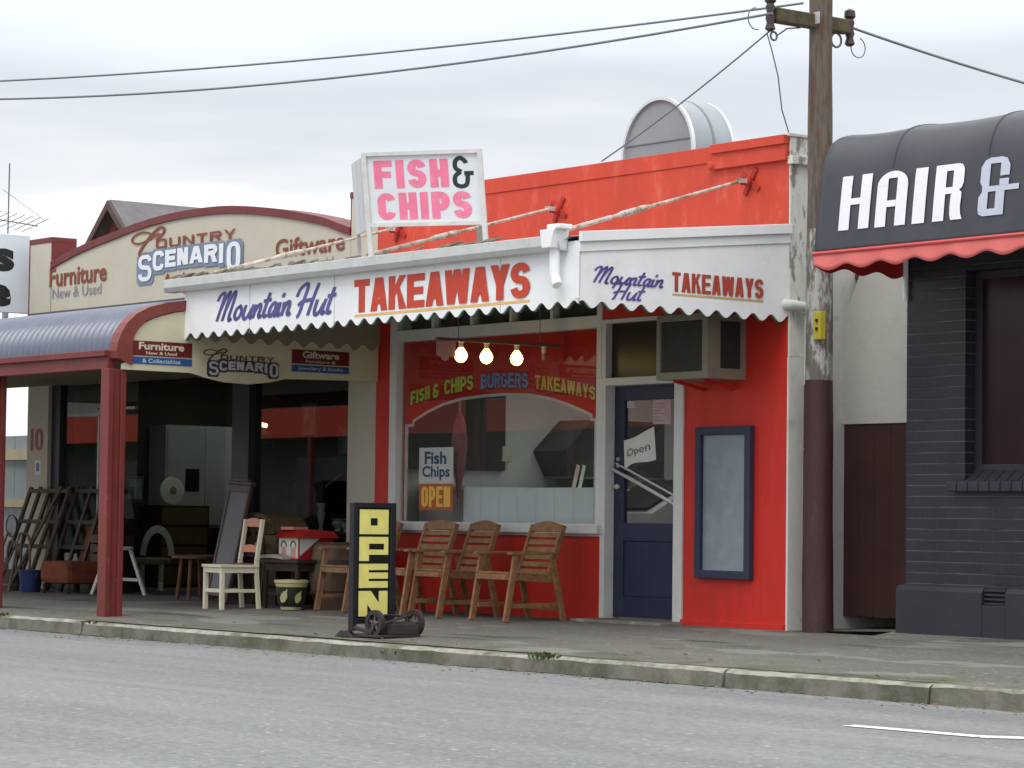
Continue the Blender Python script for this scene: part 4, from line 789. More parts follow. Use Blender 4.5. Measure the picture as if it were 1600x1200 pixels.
part('front_bar', MB().tube([(1.43, -1.0, 3.03), (6.2, -1.0, 3.03)], .018, 8), STEEL, aw)
hfn = lambda x, z, o: (x, pry(z)-.004-o, z)
def sub(strokes, n=5): 
    out = []
    for st in strokes:
        s2 = []
        for q in st:
            a, b, c, d = [Vector(p) for p in q]
            for i in range(n): s2.append([tuple(a.lerp(d, i/n)), tuple(b.lerp(c, i/n)), tuple(b.lerp(c, (i+1)/n)), tuple(a.lerp(d, (i+1)/n))])
        out.append(s2)
    return out
h_ = .425; m = MB(); T_ = .112
def ring(o_, i_): return [[o_[k], o_[k+1], i_[k+1], i_[k]] for k in range(len(o_)-1)]
H_ = [rect(0, 0, T_, h_), rect(.325-T_, 0, .325, h_), rect(T_, .195, .325-T_, .245)]
oa = arc(.16, .32, .16, .107, 180, 0, 12); ia = [(T_, .32), (T_, .345), (T_, .365), (T_, .372), (.125, .372), (.14, .372), (.16, .372), (.18, .372), (.195, .372), (.32-T_, .372), (.32-T_, .365), (.32-T_, .345), (.32-T_, .32)]
AA = [rect(0, 0, T_, .32), rect(.32-T_, 0, .32, .32), ring(oa, ia), rect(T_, .150, .32-T_, .200)]
I_ = [rect(0, 0, T_+.015, h_)]
R_ = [rect(0, 0, T_, h_), ring([(T_, .425), (.22, .425), (.26, .418), (.285, .39), (.29, .36), (.29, .275), (.275, .24), (.25, .225)], [(T_, .375), (.175, .375), (.180, .375), (.182, .37), (.182, .36), (.182, .275), (.182, .26), (.182, .25)]), [[(T_, .20), (.185, .20), (.25, .225), (.182, .25)], [(T_, .20), (.182, .25), (.15, .25), (T_, .25)]], ring([(.25, .225), (.275, .205), (.278, .17), (.272, .10), (.280, .04), (.300, 0)], [(.185, .20), (.172, .195), (.170, .17), (.168, .10), (.172, .04), (.185, 0)])]
for G, x0, z0 in ((H_, 1.675, 3.168), (AA, 2.065, 3.164), (I_, 2.455, 3.162), (R_, 2.665, 3.162)): letter(m, sub(xf(G, 1, 1, x0, z0)), hfn, .004, .0006)
part('lettering', m, LWHITE, cov)
m = MB(); AM = [ring([(.285, .285), (.285, .36), (.25, .41), (.20, .425), (.09, .425), (.04, .41), (.005, .36), (.005, .25), (.03, .215)], [(.195, .285), (.195, .36), (.195, .38), (.17, .38), (.12, .38), (.095, .38), (.095, .36), (.095, .25), (.095, .215)]), rect(.03, .175, .385, .215), ring([(.03, .175), (.0, .14), (.0, .05), (.012, .015), (.05, .0), (.25, .0), (.25, .06), (.25, .175)], [(.09, .175), (.09, .14), (.09, .06), (.09, .05), (.10, .05), (.165, .05), (.165, .06), (.165, .175)]), rect(.195, .215, .285, .262)]
letter(m, sub(xf(AM, 1, 1.02, 3.115, 3.165)), hfn, .004, .0006); part('lettering', m, LSIL, cov)

# ================================================================== extractor drum on the roof
ex = thing('roof_ventilator', 'half round galvanised extractor hood on the takeaway roof', 'ventilator', (-3.0, 1.5, 3.45))
RX, RZ = -3.03, 4.42
def drum(r, a0=-25, a1=205, n=30): return [(RX+r*1.0*cos(radians(a0+(a1-a0)*i/n)), RZ+r*1.05*sin(radians(a0+(a1-a0)*i/n))) for i in range(n+1)]
o_ = drum(.515); m = MB(); m.prism([(p[0], p[1]) for p in drum(.505)], (0, 1.22, 0), (1, 0, 0), (0, 0, 1), (0, 1, 0), .02); part('end_disc', m, mat('dull_steel', (.33, .345, .37), .6, .12, 2, (.36, .38, .40), .6, 1.5, .45, .7, metal=.2), ex)
m = MB(); m.strip(o_, drum(.50), (0, 1.2, 0), (1, 0, 0), (0, 0, 1), (0, 1, 0), .52); part('shell', m, mat('bright_steel', (.36, .385, .42), .5, .10, 2, metal=.3), ex, smooth=True)
m = MB(); m.strip(drum(.525), drum(.497), (0, 1.19, 0), (1, 0, 0), (0, 0, 1), (0, 1, 0), .035); m.strip(drum(.525), drum(.505), (0, 1.70, 0), (1, 0, 0), (0, 0, 1), (0, 1, 0), .03); part('rim', m, mat('pale_rim', (.75, .76, .77), .4, .05, metal=.5), ex, smooth=True)
m = MB(); m.bar((RX-.5, 1.215, RZ+.12), (RX+.5, 1.215, RZ+.12), .012, .008, (0, 1, 0)); m.bar((RX-.49, 1.215, RZ-.14), (RX+.49, 1.215, RZ-.14), .012, .008, (0, 1, 0)); parts('seam', m, mat('seam_grey', (.22, .23, .25), .6), ex); part('strap', MB().strip(drum(.5185), drum(.512), (0, 1.46, 0), (1, 0, 0), (0, 0, 1), (0, 1, 0), .03), mat('seam_grey', (.22, .23, .25)), ex)
part('base', MB().box(-3.4, -2.65, 1.3, 1.65, 3.47, 4.30), STEEL, ex)

# ================================================================== second hand furniture shop
fsh = thing('furniture_shop', 'cream furniture and giftware shop with a curved maroon edged parapet', 'shop', (-9.6, 0, 0))
archT = [(-12.78, 3.94), (-12.2, 4.06), (-11.72, 4.135), (-11.25, 4.195), (-10.83, 4.25), (-10.3, 4.295), (-9.71, 4.318), (-9.1, 4.312), (-8.64, 4.285), (-8.1, 4.225), (-7.62, 4.155), (-7.2, 4.08), (-6.89, 4.015), (-6.6, 3.93), (-6.44, 3.885)]
archT = smooth_pts(archT, 4); archB = [(x_, z_-.085) for x_, z_ in archT]
m = MB(); m.strip(archB, [(p[0], 2.55) for p in archB], (0, .1, 0), (1, 0, 0), (0, 0, 1), (0, -1, 0), .1)
m.box(-13.32, -12.80, -.004, .32, 2.55, 4.18).box(-6.425, -5.955, -.004, .32, 2.55, 4.18); para = part('parapet', m, CREAM, fsh)
m = MB(); m.strip(archT, archB, (0, .32, 0), (1, 0, 0), (0, 0, 1), (0, -1, 0), .345); m.box(-13.34, -12.77, -.012, .33, 4.18, 4.245).box(-6.45, -5.955, -.012, .33, 4.18, 4.245); m.box(-12.80, -12.77, -.002, .33, 3.86, 4.18).box(-6.45, -6.425, -.002, .33, 3.89, 4.18).box(-13.36, -13.32, -.002, .33, 3.3, 4.18)
part('coping', m, MAROON, fsh, bev=.004)
part('flashing', MB().box(-13.34, -5.96, -.02, -.001, 3.28, 3.335), mat('lead_flashing', (.10, .10, .115), .6, .15), fsh)
FU = wallfn(-.006)
m = MB(); letter(m, xf(font_word('Furniture', .022), 1.38, .225, -12.82, 3.632), FU, .004); part('lettering', m, BROWNL, para)
m = MB(); letter(m, xf(font_word('New & Used', .0), 1.18, .125, -12.74, 3.49), FU, .004); part('lettering', m, GREYL, para)
m = MB(); letter(m, xf(font_word('Giftware', .016), 1.30, .20, -7.84, 3.655), FU, .004); letter(m, xf(font_word('Antiques', .018), .98, .155, -10.155, 3.475), FU, .004); part('lettering', m, BROWNL, para)
m = MB(); letter(m, xf(font_word('& Collectables', .0), 1.26, .125, -7.81, 3.485), FU, .004); part('lettering', m, GREYL, para)
C1 = [(-10.329, 4.031), (-10.17, 4.10), (-10.159, 4.155), (-10.256, 4.165), (-10.391, 4.116), (-10.544, 4.027), (-10.66, 3.943), (-10.695, 3.895), (-10.645, 3.866), (-10.519, 3.883)]
C2 = [(-10.39, 4.091), (-10.509, 4.127), (-10.667, 4.137), (-10.815, 4.107), (-10.863, 4.065), (-10.802, 4.025), (-10.662, 4.015), (-10.467, 4.051), (-10.25, 4.105)]
SCN = [('S', -10.70, -10.40, 3.570, 3.876), ('C', -10.375, -10.125, 3.677, 3.902), ('E', -10.10, -9.865, 3.700, 3.897), ('N', -9.837, -9.60, 3.706, 3.900), ('A', -9.575, -9.285, 3.709, 3.897), ('R', -9.26, -8.985, 3.695, 3.896), ('I', -8.955, -8.855, 3.673, 3.890), ('O', -8.79, -8.51, 3.583, 3.892)]
def logo(fn, parent, mb_brown, mw, mg):
    m = MB(); letter(m, [ribbon(smooth_pts(C1, 6), (.055, .03)), ribbon(smooth_pts(C2, 6), (.045, .022))], fn, .006)
    letter(m, xf(caps('OUNTRY', 1.70, .108, .050, .022, gap=.055), 1, 1, -10.33, 3.928), fn, .006); part('lettering', m, mb_brown, parent)
    mo, mi_ = MB(), MB()
    for i, (c, x0, x1, z0, z1) in enumerate(SCN):
        t = .088; e = .042
        letter(mi_, xf(glyph(c, x1-x0, z1-z0, t*(.86 if c in 'SC' else 1), .050), 1, 1, x0, z0), fn, .012+.0010*i, .0002)
        w_e, h_e = x1-x0+2*e, z1-z0+1.7*e; q_ = .05; letter(mo, xf([[[(q_, 0), (w_e-q_, 0), (w_e, q_), (w_e, h_e-q_), (w_e-q_, h_e), (q_, h_e), (0, h_e-q_), (0, q_)]]], 1, 1, x0-e*1.2, z0-e), fn, .0030+.0010*i, .0002)
    part('outline', mo, mg, parent); part('lettering', mi_, mw, parent)
logo(FU, para, BROWNL, LWHITE, BLUEG)
PIL = mat('cream_pillar', (.50, .45, .36), .6, .05, 3, (.33, .28, .2), .3, 5, .55, .8)
pil = part('pillar', MB().box(-13.32, -12.80, 0, .32, -.1, 2.55), PIL, fsh, bev=.005); part('pillar', MB().box(-6.49, -5.955, .03, .3, -.1, 2.55).box(-6.31, -5.955, .0, .03, -.1, 2.55), PIL, fsh, bev=.005)
m = MB(); letter(m, xf(caps('IO', .30, .27, .055, .04, gap=.06), 1, 1, -13.215, 1.66), FU, .002); part('lettering', m, mat('number_red', (.35, .05, .045), .5), pil)
part('sticker', MB().box(-13.10, -12.95, -.004, -.001, 1.37, 1.55), mat('sticker_white', (.62, .64, .68), .5), pil); part('sticker_mark', MB().box(-13.06, -12.99, -.0065, -.0042, 1.41, 1.51), mat('sticker_blue', (.12, .14, .28), .5, .5, 40), pil)
m = MB(); m.box(-12.80, -12.60, .05, .25, -.05, 2.55).box(-8.71, -8.37, .03, .2, -.05, 2.55).box(-8.37, -6.49, .05, .2, -.05, .50).box(-8.37, -6.49, .03, .2, .50, .56).box(-12.6, -10.85, .05, .2, -.05, .12).box(-12.6, -6.49, .05, .2, 2.44, 2.55)
part('shopfront_frame', m, mat('blue_black_paint', (.016, .016, .024), .4, .2), fsh, bev=.004)
wn1 = part('window', MB().box(-11.70, -11.665, .06, .10, .12, 2.15).box(-11.70, -10.85, .06, .10, 2.12, 2.15), mat('alu_frame', (.45, .46, .46), .4, .1), fsh)
GLASS2 = glassmat('old_plate_glass', 1.75, (.82, .85, .83)); part('pane', MB().box(-12.60, -10.85, .10, .106, .12, 2.44), GLASS2, wn1); part('pane', MB().box(-8.37, -6.49, .11, .116, .56, 2.44), GLASS2, wn1); part('pane', MB().box(-10.86, -10.853, .11, 1.3, .12, 2.44), GLASS, wn1)
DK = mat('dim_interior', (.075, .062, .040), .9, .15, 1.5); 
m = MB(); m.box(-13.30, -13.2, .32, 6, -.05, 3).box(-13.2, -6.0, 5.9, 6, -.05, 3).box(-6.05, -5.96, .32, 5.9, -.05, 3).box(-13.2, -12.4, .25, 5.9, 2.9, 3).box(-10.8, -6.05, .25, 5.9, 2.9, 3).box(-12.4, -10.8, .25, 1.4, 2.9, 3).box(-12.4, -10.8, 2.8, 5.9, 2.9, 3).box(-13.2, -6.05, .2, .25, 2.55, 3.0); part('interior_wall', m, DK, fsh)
part('interior_floor', MB().box(-13.2, -6.05, .04, 5.9, -.08, .012), mat('shop_floor', (.07, .06, .05), .8), fsh); part('back_roof', MB().box(-13.3, -12.4, .32, 9, 3.2, 3.3).box(-10.8, -5.96, .32, 9, 3.2, 3.3).box(-12.4, -10.8, .32, 1.4, 3.2, 3.3).box(-12.4, -10.8, 2.8, 9, 3.2, 3.3), STEEL, fsh); part('added_skylight', MB().box(-12.4, -10.8, 1.4, 2.8, 3.31, 3.316), GLASS, fsh)  # glazed roof opening is made up, added to let daylight onto the stock
tag(part('door_mat', MB().box(-10.80, -8.9, .02, 4.2, .013, .02), mat('blue_carpet', (.020, .024, .05), 1, .1, 30)), 'dark blue carpet in the open doorway of the furniture shop', 'carpet')

# ------------------------------------------------------------------ verandah
ve = thing('verandah', 'bullnose corrugated verandah on maroon posts in front of the furniture shop', 'verandah', (-9.5, -1.5, 0))
outer = [(-3.03, 2.44), (-3.02, 2.52), (-2.985, 2.61), (-2.92, 2.71), (-2.82, 2.80), (-2.68, 2.87), (-2.5, 2.92), (-2.32, 2.95), (-1.2, 3.10), (0, 3.27)]
po_ = smooth_pts(outer, 3); VX0, VX1 = -17.0, -5.90; pitch = .115; nseg = int((VX1-.1-VX0)/pitch*8); vs = []
for i in range(nseg+1):
    x_ = VX0+(VX1-.1-VX0)*i/nseg; e = .022*cos(2*pi*x_/pitch)
    for j, (y_, z_) in enumerate(po_):
        a, b = po_[max(0, j-1)], po_[min(len(po_)-1, j+1)]; tx, tz = b[0]-a[0], b[1]-a[1]; l = math.hypot(tx, tz); vs.append((x_, y_-tz/l*e, z_+tx/l*e))
n_ = len(po_); m = MB(); m.add(vs, [(i*n_+j, (i+1)*n_+j, (i+1)*n_+j+1, i*n_+j+1) for i in range(nseg) for j in range(n_-1)])
part('roof_sheet', m, mat('slate_blue_roof', (.115, .130, .185), .27, .10, 2, (.15, .16, .20), .5, 3, .5, .7, spec=.6), ve, smooth=True)
inner = [(-2.87, 2.38), (-2.87, 2.54), (-2.85, 2.61), (-2.80, 2.68), (-2.72, 2.75), (-2.60, 2.80), (-2.46, 2.84), (-2.32, 2.865), (-1.2, 3.015), (0, 3.185)]
m = MB(); m.strip([(-3.035, 2.38)]+[(p[0]-.012*(p[1] < 2.9), p[1]+.012) for p in outer], [(-2.87, 2.32)]+inner, (VX1+.02, 0, 0), (0, 1, 0), (0, 0, 1), (-1, 0, 0), .15); part('end_trim', m, mat('maroon_trim', (.20, .045, .036), .45, .15, 5, (.34, .16, .14), .4, 8, .58, .75), ve)
m = MB(); m.box(VX0, VX1-.12, -3.06, -2.98, 2.28, 2.455).box(VX0, VX1-.12, -3.10, -3.06, 2.40, 2.46); part('front_beam', m, MAROON, ve, bev=.006)
def post(x):
    m = MB(); m.box(x, x+.155, -3.10, -3.045, -.10, 2.28).box(x, x+.155, -2.965, -2.91, -.10, 2.28).box(x+.01, x+.13, -3.045, -2.965, -.10, 2.28); return m
for x_ in (-6.075, -8.47): part('post', post(x_), MAROON, ve, bev=.006)
ys_ = [-2.97, -2.865, -2.86, -2.84, -2.80, -2.74, -2.66, -2.55, -2.4, -2.22, -2.14, -2.06, -1.95, -1.84, -1.70, -1.55, -1.42, -1.32, -1.22, -1.12, -.8, -.37, -.015]
def lerpz(P, y_):
    for (ya, za), (yb, zb) in zip(P, P[1:]):
        if ya <= y_ <= yb: return za+(zb-za)*(y_-ya)/(yb-ya)
    return P[0][1] if y_ < P[0][0] else P[-1][1]
botP = [(-2.97, 2.275), (-2.2, 2.272), (-2.06, 2.235), (-1.84, 2.198), (-1.55, 2.188), (-1.32, 2.215), (-1.12, 2.258), (-.37, 2.272), (0, 2.28)]
topP = [(-2.97, 2.325), (-2.866, 2.326), (-2.862, 2.55), (-2.85, 2.60), (-2.80, 2.67), (-2.72, 2.74), (-2.60, 2.79), (-2.46, 2.83), (-2.32, 2.86), (-1.2, 3.01), (0, 3.18)]
ebd = part('end_board', MB().strip([(y_, lerpz(topP, y_)) for y_ in ys_], [(y_, lerpz(botP, y_)) for y_ in ys_], (VX1, 0, 0), (0, 1, 0), (0, 0, 1), (-1, 0, 0), .03), CREAM2, ve)
EB = sidefn(VX1)
PR = mat('plate_maroon', (.13, .012, .014), .45, .08); PB = mat('plate_blue', (.03, .085, .27), .45, .08)
for y0, y1, up1, up2, lo, ww in ((-2.89, -2.21, 'Furniture', 'New & Used', '& Collectables', (.50, .34, .42)), (-1.06, -.375, 'Giftware', 'Furniture &', 'Jewellery & Books', (.44, .36, .54))):
    a = part('sign_plate', MB().box(VX1+.0005, VX1+.006, y0, y1, 2.415, 2.555), PR, ebd); b = part('sign_plate', MB().box(VX1+.0005, VX1+.006, y0, y1, 2.335, 2.402), PB, ebd)
    E6 = sidefn(VX1+.006); c_ = (y0+y1)/2
    m = MB(); letter(m, xf(font_word(up1, .03), ww[0], .072, c_-ww[0]/2, 2.472), E6, .002); letter(m, xf(font_word(up2, .02), ww[1], .030, c_-ww[1]/2, 2.427), E6, .002); part('lettering', m, mat('plate_cream', (.62, .55, .44), .5), a)
    m = MB(); letter(m, xf(font_word(lo, .02), ww[2], .042, c_-ww[2]/2, 2.347), E6, .002); part('lettering', m, mat('plate_pale', (.42, .52, .62), .5), b)
logo(lambda x, z, o: (VX1+o, -2.02+(x+10.70)*.362, 2.262+(z-3.57)*.43), ebd, mat('dull_brown', (.12, .045, .02), .5), mat('dull_white', (.52, .53, .56), .5), mat('dull_blue', (.04, .045, .06), .5))
part('ceiling', MB().box(VX0, VX1-.16, -2.95, -.03, 2.44, 2.46), mat('verandah_ceiling', (.16, .13, .085), .8, .2, 2), ve)

# ================================================================== left neighbours and background
ls = thing('hanging_sign', 'white board with black letters cut off at the left edge of the picture', 'sign', (-13.6, -1.2, 2.9))
bd = part('board', MB().box(-13.66, -13.6, -2.6, .14, 3.36, 4.33), mat('sign_blue_white', (.70, .76, .80), .4, .03, 2), ls, bev=.008)
m = MB(); SF = sidefn(-13.6); letter(m, xf(font_word('s', .05), .30, .285, -.375, 3.862), SF, .002); letter(m, xf(font_word('e', .05), .33, .275, -.44, 3.428), SF, .002); part('lettering', m, mat('sign_black', (.015, .02, .018), .5), bd)
m = MB(); m.box(-13.66, -13.6, -2.5, -2.44, 2.7, 3.36).box(-13.66, -13.6, -.2, -.14, 3.1, 3.36); parts('leg', m, STEEL, ls)
gh = thing('gable_house', 'small red brick gable with a grey roof behind the curved parapet', 'house', (-26.9, 11, 0))
m = MB(); m.prism([(-28.6, -.4), (-25.1, -.4), (-25.1, 4.8), (-26.85, 6.45), (-28.6, 4.8)], (0, 9, 0), (1, 0, 0), (0, 0, 1), (0, 1, 0), 10); part('wall', m, mat('old_red_brick', (.26, .075, .055), .8, .15, 6), gh)
m = MB()
for s in (-1, 1): m.prism([(-26.85, 6.46), (-26.85, 6.58), (-26.85+s*2.1, 4.60), (-26.85+s*2.1, 4.48)], (0, 8.8, 0), (1, 0, 0), (0, 0, 1), (0, 1, 0), 10.4)
part('roof', m, mat('grey_tiles', (.16, .15, .16), .8, .2, 4), gh)
m = MB()
for s in (-1, 1): m.prism([(-26.85, 6.40), (-26.85, 6.565), (-26.85+s*2.12, 4.58), (-26.85+s*2.12, 4.42)], (0, 8.74, 0), (1, 0, 0), (0, 0, 1), (0, 1, 0), .055)
part('barge_board', m, mat('dark_barge', (.10, .06, .055), .7), gh); part('air_vent', MB().prism([(-26.97, 6.0), (-26.73, 6.0), (-26.85, 6.18)], (0, 8.97, 0), (1, 0, 0), (0, 0, 1), (0, 1, 0), .028), BLACK, gh)
an = thing('tv_antenna', 'thin television antenna on a mast above the cut off sign', 'antenna', (-25.4, 6, 0))
part('mast', MB().tube([(-25.42, 6, 2.5), (-25.38, 6, 6.85)], .012, 6), WIRE, an); m = MB(); m.tube([(-26.2, 6, 5.99), (-24.35, 6, 5.70)], .012, 6)
for i in range(7): x_ = -26.1+i*.28; z_ = 5.99-(x_+26.2)*.157; m.tube([(x_, 5.75, z_-.12), (x_, 6.25, z_+.14)], .007, 5)
part('boom', m, WIRE, an); part('aerial_rod', MB().tube([(-25.6, 6, 6.42), (-24.1, 6.0, 5.78)], .005, 5), WIRE, an)

# row of shops over the road, which the shop windows reflect
ov = thing('opposite_shops', 'long low shops with a red fascia over the road, mirrored in the shop windows', 'shops', (-46, -30, 0))
part('wall', MB().box(-80, -18, -34, -28.5, -.3, 3.2), mat('opposite_wall', (.11, .125, .115), .8, .3, .5), ov)
part('fascia', MB().box(-80, -18, -27.1, -27, 3.12, 3.95), mat('opposite_red', (.62, .06, .025), .5, .12, .6), ov); part('verandah_roof', MB().box(-80, -18, -28.5, -27, 3.96, 4.05), STEEL, ov); part('parapet', MB().box(-80, -18, -34, -28.4, 3.2, 5.4), mat('opposite_parapet', (.30, .29, .26), .8, .2, .4), ov)
m = MB()
for i in range(16): m.box(-79+i*3.9, -78.85+i*3.9, -27.1, -26.95, -.2, 3.12)
parts('post', m, MAROON, ov)
m = MB()
for i in range(11): m.box(-78+i*5.5, -75.2+i*5.5, -28.5, -28.46, .5, 2.6)
parts('window', m, mat('opposite_glass', (.04, .045, .05), .2), ov)
m = MB(); m.box(-57.5, -53.2, -28.45, -27.6, -.2, 3.0); ow = part('white_front', m, mat('opposite_white', (.62, .63, .62), .7, .05, 1), ov); part('white_front_window', MB().box(-56.2, -55.4, -27.6, -27.56, 1.2, 2.2), BLACK, ow)

# ================================================================== chairs at the takeaway
def slat_chair():
    t = thing('slatted_chair', 'slatted teak armchair', 'chair', (0, 0, 0), 'teak armchairs along the red wall'); t['_loc'] = 1
    hw = .275
    def P(nm, mb, bev=.004): return part(nm, mb, TEAK, t, local=True, bev=bev)
    for s in (-1, 1):
        P('leg', MB().bar((s*hw, -.33, 0), (s*hw, -.225, .60), .032, .058, (0, 1, 0)))
        m = MB(); m.bar((s*hw, .30, 0), (s*hw, .17, .56), .032, .055, (0, 1, 0)); P('leg', m)
        P('armrest', MB().prism([(-.30, -.0), (.20, -.0), (.20, .026), (-.27, .026), (-.30, .018)], (s*hw-.035, 0, .60), (0, 1, 0), (0, 0, 1), (1, 0, 0), .07))
        P('side_rail', MB().bar((s*(hw-.033), -.30, .40), (s*(hw-.033), .22, .375), .03, .055)); P('stretcher', MB().bar((s*(hw-.033), -.29, .14), (s*(hw-.033), .27, .15), .025, .04))
    b = MB(); y0, z0, y1, z1 = .135, .35, .315, .865
    for s in (-1, 1): b.bar((s*(hw-.035), y0, z0), (s*(hw-.035), y1, z1), .032, .05, (0, 1, 0))
    back = parts('back_post', b, TEAK, t, local=True, bev=.004)[0]; sl_ = MB(); L_ = lambda f_: (y0+(y1-y0)*f_, z0+(z1-z0)*f_)
    for f_ in (.18, .31, .44, .57, .70, .825): y_, z_ = L_(f_); sl_.bar((-hw+.05, y_-.004, z_), (hw-.05, y_-.004, z_), .046, .014, (0, -.94, .33))
    part('back_slats', sl_, TEAK, back, local=True)
    q = []; n = 14
    for i in range(n+1): u = -1+2*i/n; q.append((u*(hw-.052), .035+.030*max(0, cos(u*pi/2))**1.2 if abs(u) < .98 else .035))
    y_, z_ = L_(.945); m = MB(); m.strip(q, [(p[0], -.035) for p in q], (0, y_, z_), (1, 0, 0), Vector((0, .33, .94)), Vector((0, -.94, .33)), .02); part('top_rail', m, TEAK, back, local=True, bev=.003)
    st = MB()
    for i in range(7): yy = -.30+i*.072; zz = .428-.022*(i/6); st.box(-hw+.02, hw-.02, yy, yy+.056, zz, zz+.018)
    P('seat', st); P('front_rail', MB().box(-hw+.035, hw-.035, -.315, -.29, .375, .425)); P('back_rail', MB().box(-hw+.035, hw-.035, .235, .255, .10, .14))
    return t
ch0 = slat_chair()
for i, (x_, y_, rz, lab) in enumerate(((-2.755, -.64, -4, 'slatted teak armchair nearest the blue door, standing clear of the others'), (-3.74, -.62, -8, 'slatted teak armchair second from the blue door, its right arm meeting its neighbour'), (-4.42, -.60, -1, 'slatted teak armchair third from the blue door, partly behind the tall open sign'), (-5.35, -.58, -5, 'slatted teak armchair farthest from the blue door, largely hidden by the tall open sign'))):
    o = ch0 if i == 0 else copy_tree(ch0); o.location = (x_, y_, fz(y_)); o.rotation_euler = (0, 0, radians(rz)); o['label'] = lab
    tv_ = mat('teak_%d' % i, ((.27, .135, .062), (.235, .115, .052), (.29, .155, .078), (.25, .14, .075))[i], .6, .32, (18, 15, 21, 13)[i], (.12, .06, .03), .65, (12, 7, 9, 6)[i], .48, .72, bump=.1)
    for c_ in o.children_recursive: c_.material_slots[0].link = 'OBJECT'; c_.material_slots[0].material = tv_

# ------------------------------------------------------------------ open sign on an old reel mower
os_ = thing('open_sign', 'tall black board with yellow open letters standing on an old reel mower at the kerb', 'sign', (-1.49, -3.14, 0), rz=radians(2)); os_['_loc'] = 1
BX = mat('sign_frame_black', (.016, .015, .020), .45, .25, 9); BP = mat('board_black', (.008, .012, .008), .4, .2)
# local frame: x faces the traffic, y runs away from the kerb
m = MB(); m.box(-.03, .03, -.235, -.19, -.01, 1.025).box(-.03, .03, .145, .20, .05, 1.025).box(-.03, .03, -.19, .145, .985, 1.025).box(-.025, .025, -.19, .145, .045, .085)
part('frame', m, BX, os_, local=True, bev=.005)
pan = part('panel', MB().box(-.018, .018, -.19, .145, .085, .985), BP, os_, local=True)
LY0, LW = -.170, .295
m = MB(); fn = lambda y, z, o: (.018+o, y, z); hh = .195; tt = .055
def L_o(y0, z0, w, h, t): return [rect(y0, z0, y0+t*1.6, z0+h), rect(y0+w-t*1.6, z0, y0+w, z0+h), rect(y0+t*1.6, z0, y0+w-t*1.6, z0+t), rect(y0+t*1.6, z0+h-t, y0+w-t*1.6, z0+h)]
letter(m, L_o(LY0, .770, LW, .20, .070), fn, .004)
z0 = .553; letter(m, [rect(LY0, z0, LY0+.100, z0+hh), rect(LY0+.100, z0+hh-.055, LY0+LW, z0+hh), rect(LY0+LW-.045, z0+.092, LY0+LW, z0+hh-.055), rect(LY0+.100, z0+.050, LY0+LW, z0+.092)], fn, .004)
z0 = .335; letter(m, [rect(LY0, z0, LY0+.100, z0+hh), rect(LY0+.100, z0, LY0+LW, z0+.054), rect(LY0+.100, z0+.074, LY0+LW, z0+.124), rect(LY0+.100, z0+.144, LY0+LW, z0+hh)], fn, .004)
z0 = .105; h2 = .205; letter(m, [rect(LY0, z0, LY0+.090, z0+h2), rect(LY0+LW-.090, z0, LY0+LW, z0+h2), [[(LY0, z0+h2), (LY0+.125, z0+h2), (LY0+LW, z0), (LY0+LW-.125, z0)]]], fn, .004)
part('lettering', m, YELL, pan, local=True)
IRON = mat('old_iron', (.045, .033, .036), .6, .3, 20, (.11, .06, .045), .6, 14, .55, .7)
m = MB(); m.box(-.08, .34, -.20, .22, -.055, -.035); m.prism([(-.12, 0), (.12, 0), (.04, .05), (-.04, .05)], (-.08, -.245, -.06), (1, 0, 0), (0, 0, 1), (0, 1, 0), .06)
m.bar((.0, -.215, .02), (.20, -.16, -.02), .03, .03); m.bar((.0, .17, .06), (.20, .16, .02), .03, .03); base = part('base', m, IRON, os_, local=True, bev=.004)
m = MB(); wx, wz = .20, .055
for k in range(5):
    pts = [(wx+.065*cos(2*pi*k/5+1.2*i/8), -.09+.30*i/8, wz+.065*sin(2*pi*k/5+1.2*i/8)) for i in range(9)]; m.tube(pts, .010, 6)
m.tube([(wx, -.16, wz), (wx, .30, wz)], .014, 8); m.box(.06, .34, -.07, .20, -.03, .045); m.bar((.10, -.08, .05), (.30, .20, .05), .05, .03); part('reel', m, IRON, base, local=True)
for y_ in (-.135, .27):
    m = MB(); m.lathe((wx, y_, wz), [(.075, -.016), (.105, -.020), (.108, 0), (.105, .020), (.075, .016)], 26, 'y')
    wb = MB(); n = 26; vs = []
    for r_, h_2 in ((.072, -.018), (.108, -.021), (.108, .021), (.072, .018)):
        for k in range(n): vs.append((wx+r_*cos(2*pi*k/n), y_+h_2, wz+r_*sin(2*pi*k/n)))
    wb.add(vs, [(j*n+k, j*n+(k+1) % n, ((j+1) % 4)*n+(k+1) % n, ((j+1) % 4)*n+k) for j in range(4) for k in range(n)])
    wh = part('wheel', wb, IRON, base, local=True, smooth=True); sp_ = MB()
    for k in range(5): a = 2*pi*k/5+.3; sp_.bar((wx, y_, wz), (wx+.075*cos(a), y_, wz+.075*sin(a)), .016, .012, (0, 1, 0))
    sp_.lathe((wx, y_, wz), [(.02, -.025), (.025, 0), (.02, .025)], 12, 'y'); part('spokes', sp_, mat('worn_iron', (.16, .12, .11), .6, .2), wh, local=True)

